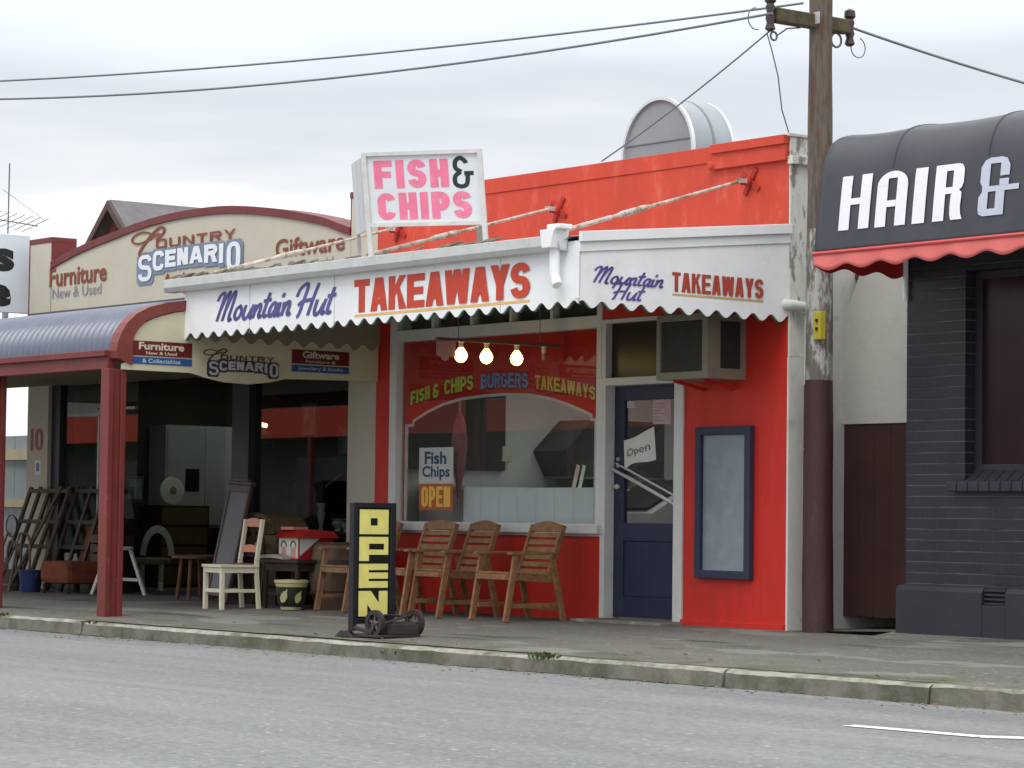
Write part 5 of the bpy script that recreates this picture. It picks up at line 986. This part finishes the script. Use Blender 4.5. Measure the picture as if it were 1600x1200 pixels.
# ================================================================== second hand goods outside the furniture shop
def chair_parts(t, M_, seat_m, slats, back_h=.90, w=.37, d=.38, sh=.44):
    """plain kitchen chair, local frame, facing -y"""
    P = lambda n_, m_, c=M_, par=t: part(n_, m_, c, par, local=True, bev=.004)
    for s in (-1, 1):
        P('leg', MB().bar((s*w/2, -d/2, 0), (s*w/2, -d/2, sh-.02), .042, .042))
        m = MB(); m.bar((s*w/2, d/2+.03, 0), (s*w/2, d/2, sh*.8), .038, .042); m.bar((s*w/2, d/2, sh*.8), (s*w/2, d/2, sh+.05), .038, .042); m.bar((s*w/2, d/2, sh+.05), (s*w/2, d/2+.06, back_h), .036, .040); P('leg', m)
    m = MB(); m.box(-w/2+.02, w/2-.02, -d/2-.012, -d/2+.012, .17, .205); m.box(-w/2-.012, -w/2+.012, -d/2+.02, d/2, .17, .205).box(w/2-.012, w/2+.012, -d/2+.02, d/2, .17, .205); m.box(-w/2, w/2, -d/2-.014, -d/2+.014, sh-.075, sh-.02).box(-w/2-.014, -w/2+.014, -d/2, d/2, sh-.075, sh-.02).box(w/2-.014, w/2+.014, -d/2, d/2, sh-.075, sh-.02); P('stretcher', m)
    P('seat', MB().box(-w/2-.03, w/2+.03, -d/2-.035, d/2+.015, sh-.02, sh+.008), M_ if not seat_m else seat_m)
    for z_, hh_ in slats:
        f_ = (z_-sh-.05)/(back_h-sh-.05); P('back_rail', MB().strip([(-w/2+.018, hh_/2), (-w/4, hh_/2+.012), (0, hh_/2+.02), (w/4, hh_/2+.012), (w/2-.018, hh_/2)], [(-w/2+.018, -hh_/2), (-w/4, -hh_/2), (0, -hh_/2), (w/4, -hh_/2), (w/2-.018, -hh_/2)], (0, d/2+.06*f_-.01, z_), (1, 0, 0), (0, 0, 1), (0, 1, 0), .02), mat('peach_rail', (.62, .26, .18), .5, .1))
wc = thing('kitchen_chair', 'cream painted kitchen chair with peach back rails and a red seat edge', 'chair', (-6.63, -1.26, -.03), rz=radians(-6)); wc['_loc'] = 1
chair_parts(wc, CREAMW, None, ((.86, .07), (.60, .06)))
part('seat_pad', MB().box(-.14, .15, .02, .17, .449, .462), mat('seat_red', (.30, .05, .035), .6, .1), wc, local=True, bev=.006)
pt = thing('plant_pot', 'dark green glazed plant pot with a cream rim and leaf motif', 'pot', (-5.93, -1.0, -.015))
part('body', MB().lathe((-5.93, -1.0, -.015), [(.095, 0), (.10, .03), (.132, .06), (.148, .16), (.152, .225), (.13, .225), (.12, .06), (.02, .05)], 28), mat('pot_green', (.025, .030, .014), .25, .2, 6), pt, smooth=True)
part('rim', MB().lathe((-5.93, -1.0, -.015), [(.152, .226), (.160, .245), (.160, .262), (.172, .268), (.172, .292), (.150, .296), (.130, .226)], 28), mat('pot_cream', (.50, .44, .24), .35, .1), pt, smooth=True); part('foot', MB().lathe((-5.93, -1.0, -.015), [(.10, .0), (.106, .004), (.106, .028), (.10, .031)], 28), mat('pot_foot', (.36, .32, .17), .5), pt)
lv = MB()
for a, sc, zz in ((-62, 1, .13), (-8, .9, .12)):
    a_ = radians(a); c_ = Vector((-5.93+.149*cos(a_), -1.0+.149*sin(a_), -.015+zz)); t_ = Vector((-sin(a_), cos(a_), 0)); nn = Vector((cos(a_), sin(a_), 0)); pts = [(-.03, -.05), (-.042, -.01), (-.03, .03), (.0, .055), (.02, .06), (.042, .085), (.035, .04), (.04, .0), (.02, -.04), (-.01, -.06)]
    lv.add([c_+t_*(x_*sc)+Vector((0, 0, z_*sc))+nn*.006 for x_, z_ in pts], [tuple(range(10))])
part('leaf_motif', lv, mat('leaf_cream', (.36, .34, .18), .4), pt)
tbx = thing('side_table', 'dark wooden side table carrying the red and white toy barn', 'table', (-6.25, -.72, 0))
m = MB(); m.box(-6.60, -5.92, -.95, -.50, .44, .475); part('tabletop', m, DKWOOD, tbx, bev=.006); m = MB(); m.box(-6.56, -5.96, -.91, -.54, .36, .44).box(-6.55, -5.97, -.90, -.55, .12, .14); part('apron', m, DKWOOD, tbx)
for sx in (-6.55, -5.98):
    for sy in (-.90, -.56): part('leg', MB().lathe((sx, sy, -.02), [(.02, 0), (.024, .12), (.018, .2), (.028, .3), (.028, .38)], 10), DKWOOD, tbx, smooth=True)
tag(part('folded_cloth', MB().strip([(-.26, .02), (-.15, .045), (0, .05), (.14, .035), (.2, .015)], [(-.26, 0), (-.15, .01), (0, .012), (.14, .005), (.2, 0)], (-6.36, -.955, .476), (1, 0, 0), (0, 0, 1), (0, 1, 0), .12), mat('cloth_grey', (.36, .33, .28), .9, .15, 9)), 'folded pale cloth at the front edge of the dark side table', 'cloth')
bn = thing('toy_barn', 'red and white toy barn on the dark side table', 'toy', (-6.2, -.7, .476))
BR = mat('barn_red', (.36, .018, .016), .45, .15, 6); BWt = mat('barn_white', (.62, .60, .54), .5, .05)
X0b, X1b = -6.44, -6.08
part('wall', MB().box(X0b, X1b, -.82, -.815+.0, .476, .69).box(X0b, X0b+.012, -.815, -.42, .476, .69).box(X0b, X1b, -.425, -.42, .476, .69), BWt, bn); part('floor', MB().box(X0b-.08, X1b+.06, -.87, -.40, .477, .487), BR, bn)
part('end_wall', MB().prism([(-.83, .487), (-.41, .487), (-.41, .70), (-.83, .70)], (X1b, 0, 0), (0, 1, 0), (0, 0, 1), (1, 0, 0), .012), BR, bn); part('end_panel', MB().prism([(-.815, .51), (-.815, .69), (-.58, .69)], (X1b+.0122, 0, 0), (0, 1, 0), (0, 0, 1), (1, 0, 0), .005), BWt, bn)
part('roof', MB().prism([(-.86, .69), (-.38, .69), (-.46, .76), (-.74, .775)], (X0b-.06, 0, 0), (0, 1, 0), (0, 0, 1), (1, 0, 0), .50), BR, bn, bev=.004); part('roof_ridge', MB().box(X0b, X0b+.22, -.80, -.62, .77, .80), mat('barn_pink', (.55, .20, .17), .5), bn)
m = MB()
for x_ in (X0b+.04, X0b+.21): m.strip(arc(x_+.05, .60, .055, .065, 180, 0, 8), arc(x_+.05, .60, .040, .048, 180, 0, 8), (0, -.8205, 0), (1, 0, 0), (0, 0, 1), (0, -1, 0), .004)
parts('door_arch', m, mat('barn_green', (.06, .11, .06), .5), bn); m = MB()
for x_ in (X0b+.05, X0b+.22): m.box(x_, x_+.08, -.8225, -.8202, .49, .60)
parts('door', m, mat('barn_doors', (.55, .28, .24), .5, .3, 30), bn)
chs = thing('wooden_chest', 'low dark wooden chest under the domed wicker trunk', 'chest', (-7.4, -.3, 0))
part('box', MB().box(-7.9, -6.95, -.52, -.06, -.02, .48), DKWOOD, chs, bev=.01); part('lid', MB().box(-7.93, -6.92, -.55, -.05, .48, .515), OLDWOOD, chs, bev=.006)
wt = thing('domed_basket', 'domed brown wicker trunk standing on the dark chest', 'basket', (-7.4, -.3, .52)); WK = mat('wicker', (.135, .095, .045), .85, .45, 40, bump=.6, bscale=60)
part('box', MB().box(-7.80, -7.0, -.50, -.10, .516, .72), WK, wt, bev=.02); part('rim', MB().box(-7.83, -6.97, -.53, -.08, .72, .745), OLDWOOD, wt, bev=.006)
part('lid', MB().prism([(-7.80, .745)]+[(-7.40+.40*cos(radians(180-k*15)), .75+.19*sin(radians(180-k*15))) for k in range(1, 12)]+[(-7.0, .745)], (0, -.50, 0), (1, 0, 0), (0, 0, 1), (0, 1, 0), .40), WK, wt)
br_ = thing('half_barrel', 'brown wooden half barrel behind the left teak chair', 'barrel', (-5.50, -.42, 0))
part('staves', MB().lathe((-5.95, -.42, -.01), [(.24, 0), (.275, .15), (.30, .33), (.285, .52), (.265, .64), (.235, .64), (.235, .10)], 20), mat('barrel_wood', (.13, .085, .055), .8, .3, 12, stretch=(1, 1, .2)), br_, smooth=True)
parts('hoop', MB().lathe((-5.95, -.42, -.01), [(.284, .14), (.289, .18), (.28, .18)], 24).lathe((-5.95, -.42, -.01), [(.295, .45), (.292, .49), (.285, .49)], 24), mat('hoop_iron', (.05, .04, .035), .6), br_); part('lid', MB().lathe((-5.95, -.42, -.01), [(.25, .645), (.25, .66)], 20), OLDWOOD, br_)
mr = thing('leaning_board', 'tall slate coloured board in a dark wooden frame leaning by the shop window', 'board', (-7.75, -.6, 0))
Q = Matrix.Translation((-7.76, -.72, 0)) @ Matrix.Rotation(radians(-12), 4, 'Z') @ Matrix.Rotation(radians(-11), 4, 'X') @ Matrix.Rotation(radians(2), 4, 'Y')
part('frame', MB().box(-.32, -.27, -.02, .02, 0, 1.25, Q).box(.27, .32, -.02, .02, 0, 1.25, Q).box(-.27, .27, -.02, .02, 1.17, 1.25, Q).box(-.27, .27, -.02, .02, .06, .14, Q).box(-.36, .36, -.03, .03, 1.25, 1.285, Q).box(-.22, .22, -.022, .022, 1.285, 1.315, Q), mat('frame_wood', (.075, .035, .032), .5, .25, 9), mr, bev=.006); part('panel', MB().box(-.27, .27, -.008, .008, .14, 1.17, Q), mat('slate_board', (.125, .115, .135), .5, .12, 2), mr)
bs = thing('round_stool', 'small brown wooden stool left of the cream chair', 'stool', (-8.8, -.35, 0)); RW = mat('red_brown_wood', (.13, .045, .022), .5, .25, 10)
part('seat', MB().lathe((-8.80, -.35, 0), [(.23, .43), (.255, .44), (.255, .465), (.23, .475)], 22), RW, bs, smooth=True)
for a in (40, 130, 220, 310): part('leg', MB().tube([(-8.80+.15*cos(radians(a)), -.35+.15*sin(radians(a)), .43), (-8.80+.20*cos(radians(a)), -.35+.20*sin(radians(a)), -.01)], .022, 8), RW, bs)
ws = thing('white_stool', 'white stool with splayed legs behind the maroon corner post', 'stool', (-10.45, -.33, 0)); WP = mat('stool_white', (.66, .65, .60), .5, .06)
part('seat', MB().lathe((-10.47, -.33, 0), [(.15, .50), (.16, .51), (.16, .53), (.14, .54)], 18), WP, ws)
for sx in (-1, 1):
    for sy in (-1, 1): part('leg', MB().bar((-10.47+sx*.11, -.33+sy*.08, .51), (-10.47+sx*.30, -.33+sy*.17, -.005), .034, .034), WP, ws)
part('stretcher', MB().box(-10.70, -10.24, -.46, -.435, .15, .185).box(-10.70, -10.24, -.22, -.195, .15, .185), WP, ws)
oc = thing('low_armchair', 'rust orange low upholstered chair left of the corner post', 'armchair', (-11.2, -.4, 0)); RU = mat('rust_fabric', (.19, .050, .022), .9, .25, 7, (.09, .025, .015), .5, 3, .5, .7, .2, 60)
part('seat', MB().box(-11.62, -10.95, -.72, -.18, .10, .36), RU, oc, bev=.06); part('backrest', MB().add([(-11.60, -.26, .30), (-10.97, -.26, .30), (-10.97, -.08, .30), (-11.60, -.08, .30), (-11.55, -.10, .86), (-11.02, -.10, .86), (-11.02, .0, .84), (-11.55, .0, .84)], [(0, 1, 5, 4), (1, 2, 6, 5), (2, 3, 7, 6), (3, 0, 4, 7), (4, 5, 6, 7), (3, 2, 1, 0)]), RU, oc, bev=.04)
for sx in (-11.57, -11.0):
    for sy in (-.67, -.23): part('leg', MB().lathe((sx, sy, -.015), [(.015, 0), (.025, .115)], 8), DKWOOD, oc)
bk = thing('bucket', 'blue plastic bucket in front of the old frames', 'bucket', (-11.92, -.66, -.012)); BB = mat('bucket_blue', (.02, .035, .12), .4, .1)
part('body', MB().lathe((-11.92, -.66, -.012), [(.11, 0), (.145, .24), (.155, .245), (.155, .258), (.138, .258), (.10, .02)], 22), BB, bk, smooth=True); part('handle', MB().tube([(-11.92+.15*cos(radians(a)), -.66-.03*sin(radians(a)), .235-.02-.10*sin(radians(a))) for a in range(0, 181, 15)], .004, 5), WIRE, bk)
sb = thing('small_keg', 'small weathered wooden keg at the far left under the verandah', 'keg', (-12.5, -.62, -.01))
part('staves', MB().lathe((-12.5, -.62, -.012), [(.10, 0), (.13, .10), (.125, .2), (.11, .25), (.10, .25)], 16), mat('keg_wood', (.11, .085, .06), .8, .3, 14), sb, smooth=True); part('hoop', MB().lathe((-12.5, -.62, -.012), [(.133, .06), (.135, .085), (.128, .085)], 16), WIRE, sb)
def old_frame(name, label, x0, x1, ybot, ytop, h, n, m_):
    t = thing(name, label, 'frame', ((x0+x1)/2, ybot, 0), 'old wooden frames leaning by the shopfront'); up_ = lambda x, f_: (x+.10*f_, ybot+(ytop-ybot)*f_, h*f_)
    for i in range(n):
        x_ = x0+(x1-x0)*i/(n-1); part('upright', MB().bar(up_(x_, 0), up_(x_, 1), .055, .035, (0, 1, 0)), m_, t, bev=.004)
    for f_ in (.10, .42, .66, .96): part('rail', MB().bar(up_(x0, f_), up_(x1, f_), .05, .03, (0, 1, 0)), m_, t, bev=.004)
    return t
old_frame('wooden_rack', 'wide dark wooden rack of uprights leaning under the number ten pillar', -13.05, -12.10, -.50, -.12, 1.22, 5, OLDWOOD); old_frame('wooden_rack', 'narrower dark wooden rack leaning behind the orange low chair', -12.02, -11.35, -.40, -.06, 1.22, 3, DKWOOD)
tag(part('plank', MB().bar((-12.42, -.70, -.01), (-11.98, -.25, 1.22), .06, .03), mat('pale_plank', (.13, .095, .075), .8, .3, 12)), 'long pale plank leaning across the old wooden racks', 'plank')
hr = random.Random(4)
for i, lab in enumerate(('bent wood hoop hanging at the left of the wide rack', 'bent wood hoop hanging low at the middle of the wide rack', 'bent wood hoop hanging at the right of the wide rack')):
    x_ = -12.85+.30*i; z_ = (.55, .42, .50)[i]; tag(part('wooden_hoop', MB().tube([(x_+.11*cos(radians(a)), -.60+.02*i, z_+.16*sin(radians(a))+(0 if 0 <= a <= 180 else -.18)) for a in range(-30, 211, 12)]+[(x_-.10, -.60+.02*i, .05)], .016, 8), mat('bent_wood', (.16, .115, .085), .7, .3, 10), smooth=True), lab, 'hoop', 'bent wood hoops on the wide rack')
hp = thing('enamel_bowl', 'grey enamel bowl hung on the wide wooden rack', 'bowl', (-12.8, -.45, .75)); part('bowl', MB().lathe((-12.8, -.46, .75), [(.13, -.0), (.12, .03), (.07, .065), (.02, .07)], 18, 'y'), mat('enamel', (.25, .25, .25), .4, .1), hp, smooth=True); part('rim', MB().tube([(-12.8+.132*cos(radians(a)), -.462, .75+.132*sin(radians(a))) for a in range(0, 361, 20)], .006, 6), BLACK, hp)

# things dimly seen inside the furniture shop
cb = thing('cupboard', 'pale tall cupboard against the inside wall seen through the shop doorway', 'cupboard', (-12.9, 2.0, 0)); CBW = mat('cupboard_pale', (.36, .36, .34), .7, .05)
part('body', MB().box(-13.15, -12.75, 1.62, 2.75, .75, 2.02), CBW, cb); part('door', MB().box(-12.75, -12.735, 1.64, 2.18, .78, 1.99).box(-12.75, -12.735, 2.19, 2.73, .78, 1.99), CBW, cb, bev=.004); part('niche', MB().box(-12.734, -12.73, 1.9, 2.1, 1.2, 1.48), BLACK, cb)
dc = thing('drawer_chest', 'brown chest of drawers below the pale cupboard', 'chest of drawers', (-12.5, 1.9, 0)); part('body', MB().box(-12.9, -12.4, 1.35, 2.05, .02, 1.02), DKWOOD, dc); m = MB()
for k in range(4): m.box(-12.4, -12.385, 1.38, 2.02, .06+k*.24, .27+k*.24)
parts('drawer', m, mat('drawer_brown', (.13, .075, .03), .5, .2), dc, bev=.004)
dl = thing('wall_plate', 'round cream plate standing on the chest of drawers', 'plate', (-12.3, 1.5, 1.02)); part('dish', MB().lathe((-12.42, 1.52, 1.20), [(.17, 0), (.165, .02), (.10, .03), (.01, .03)], 24, 'x'), mat('plate_cream_white', (.75, .74, .64), .3, .1, 20), dl, smooth=True); part('motif', MB().lathe((-12.386, 1.52, 1.20), [(.05, 0), (.01, .004)], 12, 'x'), mat('motif_brown', (.3, .22, .1), .5), dl)
wcr = thing('wicker_chair', 'small round backed cream wicker chair just inside the doorway', 'chair', (-11.3, .7, 0)); WKC = mat('cream_wicker', (.60, .58, .48), .8, .3, 30)
part('backrest', MB().strip(arc(0, .42, .20, .36, 0, 180, 14), arc(0, .42, .13, .27, 0, 180, 14), (-11.45, .75, 0), (.5, .87, 0), (0, 0, 1), (.87, -.5, 0), .05), WKC, wcr); part('seat', MB().lathe((-11.35, .62, .0), [(.20, .32), (.22, .34), (.22, .38), (.18, .40)], 18), mat('floral_seat', (.25, .23, .12), .9, .5, 25), wcr); m = MB()
for a in (20, 110, 200, 290): m.tube([(-11.35+.15*cos(radians(a)), .62+.15*sin(radians(a)), .01), (-11.35+.16*cos(radians(a)), .62+.16*sin(radians(a)), .33)], .02, 8)
parts('leg', m, WKC, wcr)
pn = thing('piano', 'black upright piano with a sloping lid in the middle of the shop', 'piano', (-11, 2.3, 0)); part('case', MB().prism([(1.7, .02), (3.4, .02), (3.4, 1.45), (2.9, 1.45), (2.45, 1.15), (2.1, .75), (1.85, .62)], (-11.6, 0, 0), (0, 1, 0), (0, 0, 1), (1, 0, 0), .9), mat('piano_black', (.006, .005, .007), .25, .2), pn, bev=.01); part('keyboard', MB().box(-11.5, -10.8, 1.78, 1.95, .64, .66), mat('ivory', (.5, .5, .45), .4), pn)
st_ = thing('china_dog', 'small white china dog on the shop floor beside the piano', 'ornament', (-10.55, 1.9, .013)); m = MB().sphere((-10.55, 1.9, .13), .09, sc=(.9, 1.1, 1.3)); part('body', m, WP, st_, smooth=True); part('head', MB().sphere((-10.55, 1.86, .29), .06).sphere((-10.53, 1.80, .275), .03), WP, st_, smooth=True); part('base', MB().box(-10.66, -10.44, 1.79, 2.01, .013, .03), DKWOOD, st_)
fl = thing('tube_lamp', 'short glowing lamp hanging inside the furniture shop', 'lamp', (-11.2, 2.05, 1.78)); part('tube', MB().tube([(-11.3, 2.0, 2.02), (-11.15, 2.06, 1.99)], .028, 8), mat('lit_tube', (1, .9, .6), .3, 0, emit=(1, .85, .5), estr=2.2), fl); part('shade', MB().lathe((-11.2, 2.05, 1.78), [(.14, 0), (.10, .10), (.05, .16)], 14), mat('lamp_shade_dark', (.03, .02, .025), .6), fl); part('flex', MB().tube([(-11.2, 2.05, 1.94), (-11.2, 2.05, 2.9)], .006, 5), BLACK, fl)
cc = thing('carved_chair', 'dark high backed carved chair behind the right shop window', 'chair', (-8.15, .55, 0)); part('backrest', MB().prism([(-.20, .5), (.20, .5), (.23, 1.15), (.24, 1.26), (.16, 1.22), (.12, 1.28), (-.12, 1.28), (-.16, 1.22), (-.24, 1.26), (-.23, 1.15)], (-8.15, .62, 0), (.8, .6, 0), (0, 0, 1), (.6, -.8, 0), .05), DKWOOD, cc, bev=.008); part('seat', MB().box(-8.40, -7.92, .30, .70, .44, .50), DKWOOD, cc); m = MB()
for sx in (-8.37, -7.95):
    for sy in (.33, .67): m.box(sx-.02, sx+.02, sy-.02, sy+.02, .015, .44)
parts('leg', m, DKWOOD, cc)
sh_ = thing('display_shelf', 'low display shelf behind the right end of the shop window', 'shelf', (-7.0, .4, 0)); part('shelf', MB().box(-7.75, -6.55, .22, .62, .72, .75), DKWOOD, sh_); part('side', MB().box(-7.75, -7.72, .22, .62, .012, .72).box(-6.58, -6.55, .22, .62, .012, .72), DKWOOD, sh_)
GW = mat('clear_ware', (.45, .48, .50), .15, .1)
for i, (x_, y_, h_2, r_, lab) in enumerate(((-7.42, .35, .30, .045, 'tallest glass vase on the display shelf'), (-7.20, .42, .14, .075, 'wide glass bowl on the display shelf beside the tall vase'), (-6.95, .36, .10, .06, 'small glass dish at the right end of the display shelf'))):
    tag(part('glass_vase', MB().lathe((x_, y_, .75), [(r_*.6, 0), (r_*.5, h_2*.2), (r_, h_2*.6), (r_*.8, h_2*.8), (r_*1.2, h_2), (r_*1.1, h_2), (r_*.7, h_2*.75)], 16), GW, smooth=True), lab, 'glassware', 'glassware on the display shelf')

nf = thing('neighbour_fence', 'grey panel fence with cream rails glimpsed at the far left under the verandah', 'fence', (-15.5, 1.2, 0))
m = MB()
for k in range(8): m.box(-17.6+k*.56, -17.05+k*.56, 1.22, 1.25, -.2, 1.92)
parts('panel', m, mat('fence_grey', (.30, .34, .36), .7, .1, 3), nf)
m = MB(); m.box(-17.6, -13.4, 1.16, 1.219, 1.60, 1.74).box(-17.6, -13.4, 1.16, 1.219, .98, 1.08); parts('rail', m, mat('fence_cream', (.55, .47, .30), .7, .1), nf)
for x_, r_ in ((-11.85, .05), (-13.6, .045)):
    pass

# more stock around and behind the furniture shop windows
def clutter(name, label, cat, mb, m, **k): return tag(part(name, mb, m, **k), label, cat)
cr_ = random.Random(9)
for i, (x_, y_, z_, w_2, h_2, lab) in enumerate(((-12.0, .30, 1.55, .34, .44, 'dark picture frame hung behind the left shop window'), (-11.3, .34, 1.05, .40, .30, 'wide picture frame low behind the left shop window'), (-7.9, .5, 1.75, .30, .38, 'small picture frame high behind the right shop window'), (-7.2, .55, 1.55, .42, .32, 'wide picture frame behind the right shop window above the glassware'))):
    t = thing('picture_frame', lab, 'picture', (x_, y_, z_)); m = MB(); e = .035
    m.box(x_-w_2/2, x_+w_2/2, y_, y_+.02, z_, z_+e).box(x_-w_2/2, x_+w_2/2, y_, y_+.02, z_+h_2-e, z_+h_2).box(x_-w_2/2, x_-w_2/2+e, y_, y_+.02, z_+e, z_+h_2-e).box(x_+w_2/2-e, x_+w_2/2, y_, y_+.02, z_+e, z_+h_2-e)
    part('moulding', m, (OLDWOOD, DKWOOD)[i % 2], t); part('picture', MB().box(x_-w_2/2+e, x_+w_2/2-e, y_+.008, y_+.014, z_+e, z_+h_2-e), mat('picture_%d' % i, ((.20, .17, .10), (.12, .15, .13), (.22, .20, .17), (.10, .12, .16))[i], .6, .6, 9), t)
t = thing('lampstand', 'tall standard lamp with a pale shade behind the right shop window', 'lamp', (-6.85, .75, .013)); part('stem', MB().tube([(-6.85, .75, .03), (-6.85, .75, 1.62)], .016), DKWOOD, t); part('foot', MB().lathe((-6.85, .75, .013), [(.14, 0), (.13, .02), (.03, .05)], 16), DKWOOD, t); part('lamp_shade', MB().lathe((-6.85, .75, 1.55), [(.20, 0), (.12, .26), (.115, .26), (.195, 0)], 20), mat('shade_cream', (.42, .37, .26), .8), t, smooth=True)
t = thing('bookcase', 'narrow dark bookcase with mixed spines inside the doorway', 'bookcase', (-9.3, 2.6, .013)); part('carcass', MB().box(-9.75, -9.72, 2.3, 2.6, .013, 1.9).box(-8.75, -8.72, 2.3, 2.6, .013, 1.9).box(-9.72, -8.75, 2.57, 2.6, .013, 1.9), DKWOOD, t)
m = MB()
for k in range(5): m.box(-9.72, -8.75, 2.31, 2.569, .05+k*.44, .075+k*.44)
parts('shelf', m, DKWOOD, t); m = MB(); cols = [mat('spine_%d' % j, c, .7) for j, c in enumerate(((.20, .03, .03), (.05, .09, .16), (.25, .20, .10), (.06, .12, .06), (.3, .28, .24)))]
for k in range(4):
    x_ = -9.70
    while x_ < -8.82:
        w_2 = cr_.uniform(.02, .045); h_2 = cr_.uniform(.18, .32); m.cur = cr_.randrange(5); m.box(x_, x_+w_2*.9, 2.36, 2.54, .0755+k*.44, .0755+k*.44+h_2); x_ += w_2
bo = part('books', m, cols, t); bo['kind'] = 'stuff'

# more of the pile on the porch
for x_, y_, z_, lab in ((-11.0, -.12, -.004, 'dark slatted crate behind the rust orange chair, lower of two'), (-10.98, -.13, .335, 'dark slatted crate behind the rust orange chair, stacked on top')):
    t = thing('slatted_crate', lab, 'crate', (x_, y_, z_), 'dark slatted crates behind the orange chair'); m = MB()
    for k in range(3): m.box(x_-.24, x_+.24, y_-.15, y_-.135, z_+.02+k*.11, z_+.11+k*.11)
    parts('slat', m, OLDWOOD, t); m = MB()
    for sx in (-.24, .20): m.box(x_+sx, x_+sx+.04, y_-.134, y_+.15, z_, z_+.33)
    parts('end_board', m, DKWOOD, t); part('bottom', MB().box(x_-.2, x_+.2, y_-.13, y_+.15, z_+.005, z_+.02), OLDWOOD, t)
for i, (x0, x1, c_) in enumerate(((-12.75, -12.62, 'walking stick leaning at the left of the wide wooden rack'), (-12.52, -12.3, 'walking stick leaning at the middle of the wide wooden rack'), (-12.2, -12.32, 'walking stick leaning at the right of the wide wooden rack'))):
    pts = [(x0, -.80, -.015), (x1, -.62, .62)]+[(x1+.045*(1-cos(radians(a))), -.615, .62+.05*sin(radians(a))) for a in range(30, 200, 25)]
    tag(part('walking_stick', MB().tube(pts, .012, 8), mat('stick_wood_%d' % i, ((.13, .08, .05), (.09, .05, .035), (.17, .12, .08))[i], .6, .25, 14), smooth=True), c_, 'walking stick', 'walking sticks on the wooden racks')
t = thing('dark_chair', 'dark wooden chair with a spindle back standing behind the cream kitchen chair', 'chair', (-7.05, -.42, -.008), rz=radians(160)); t['_loc'] = 1
chair_parts(t, DKWOOD, None, ((.84, .07), (.62, .04)))
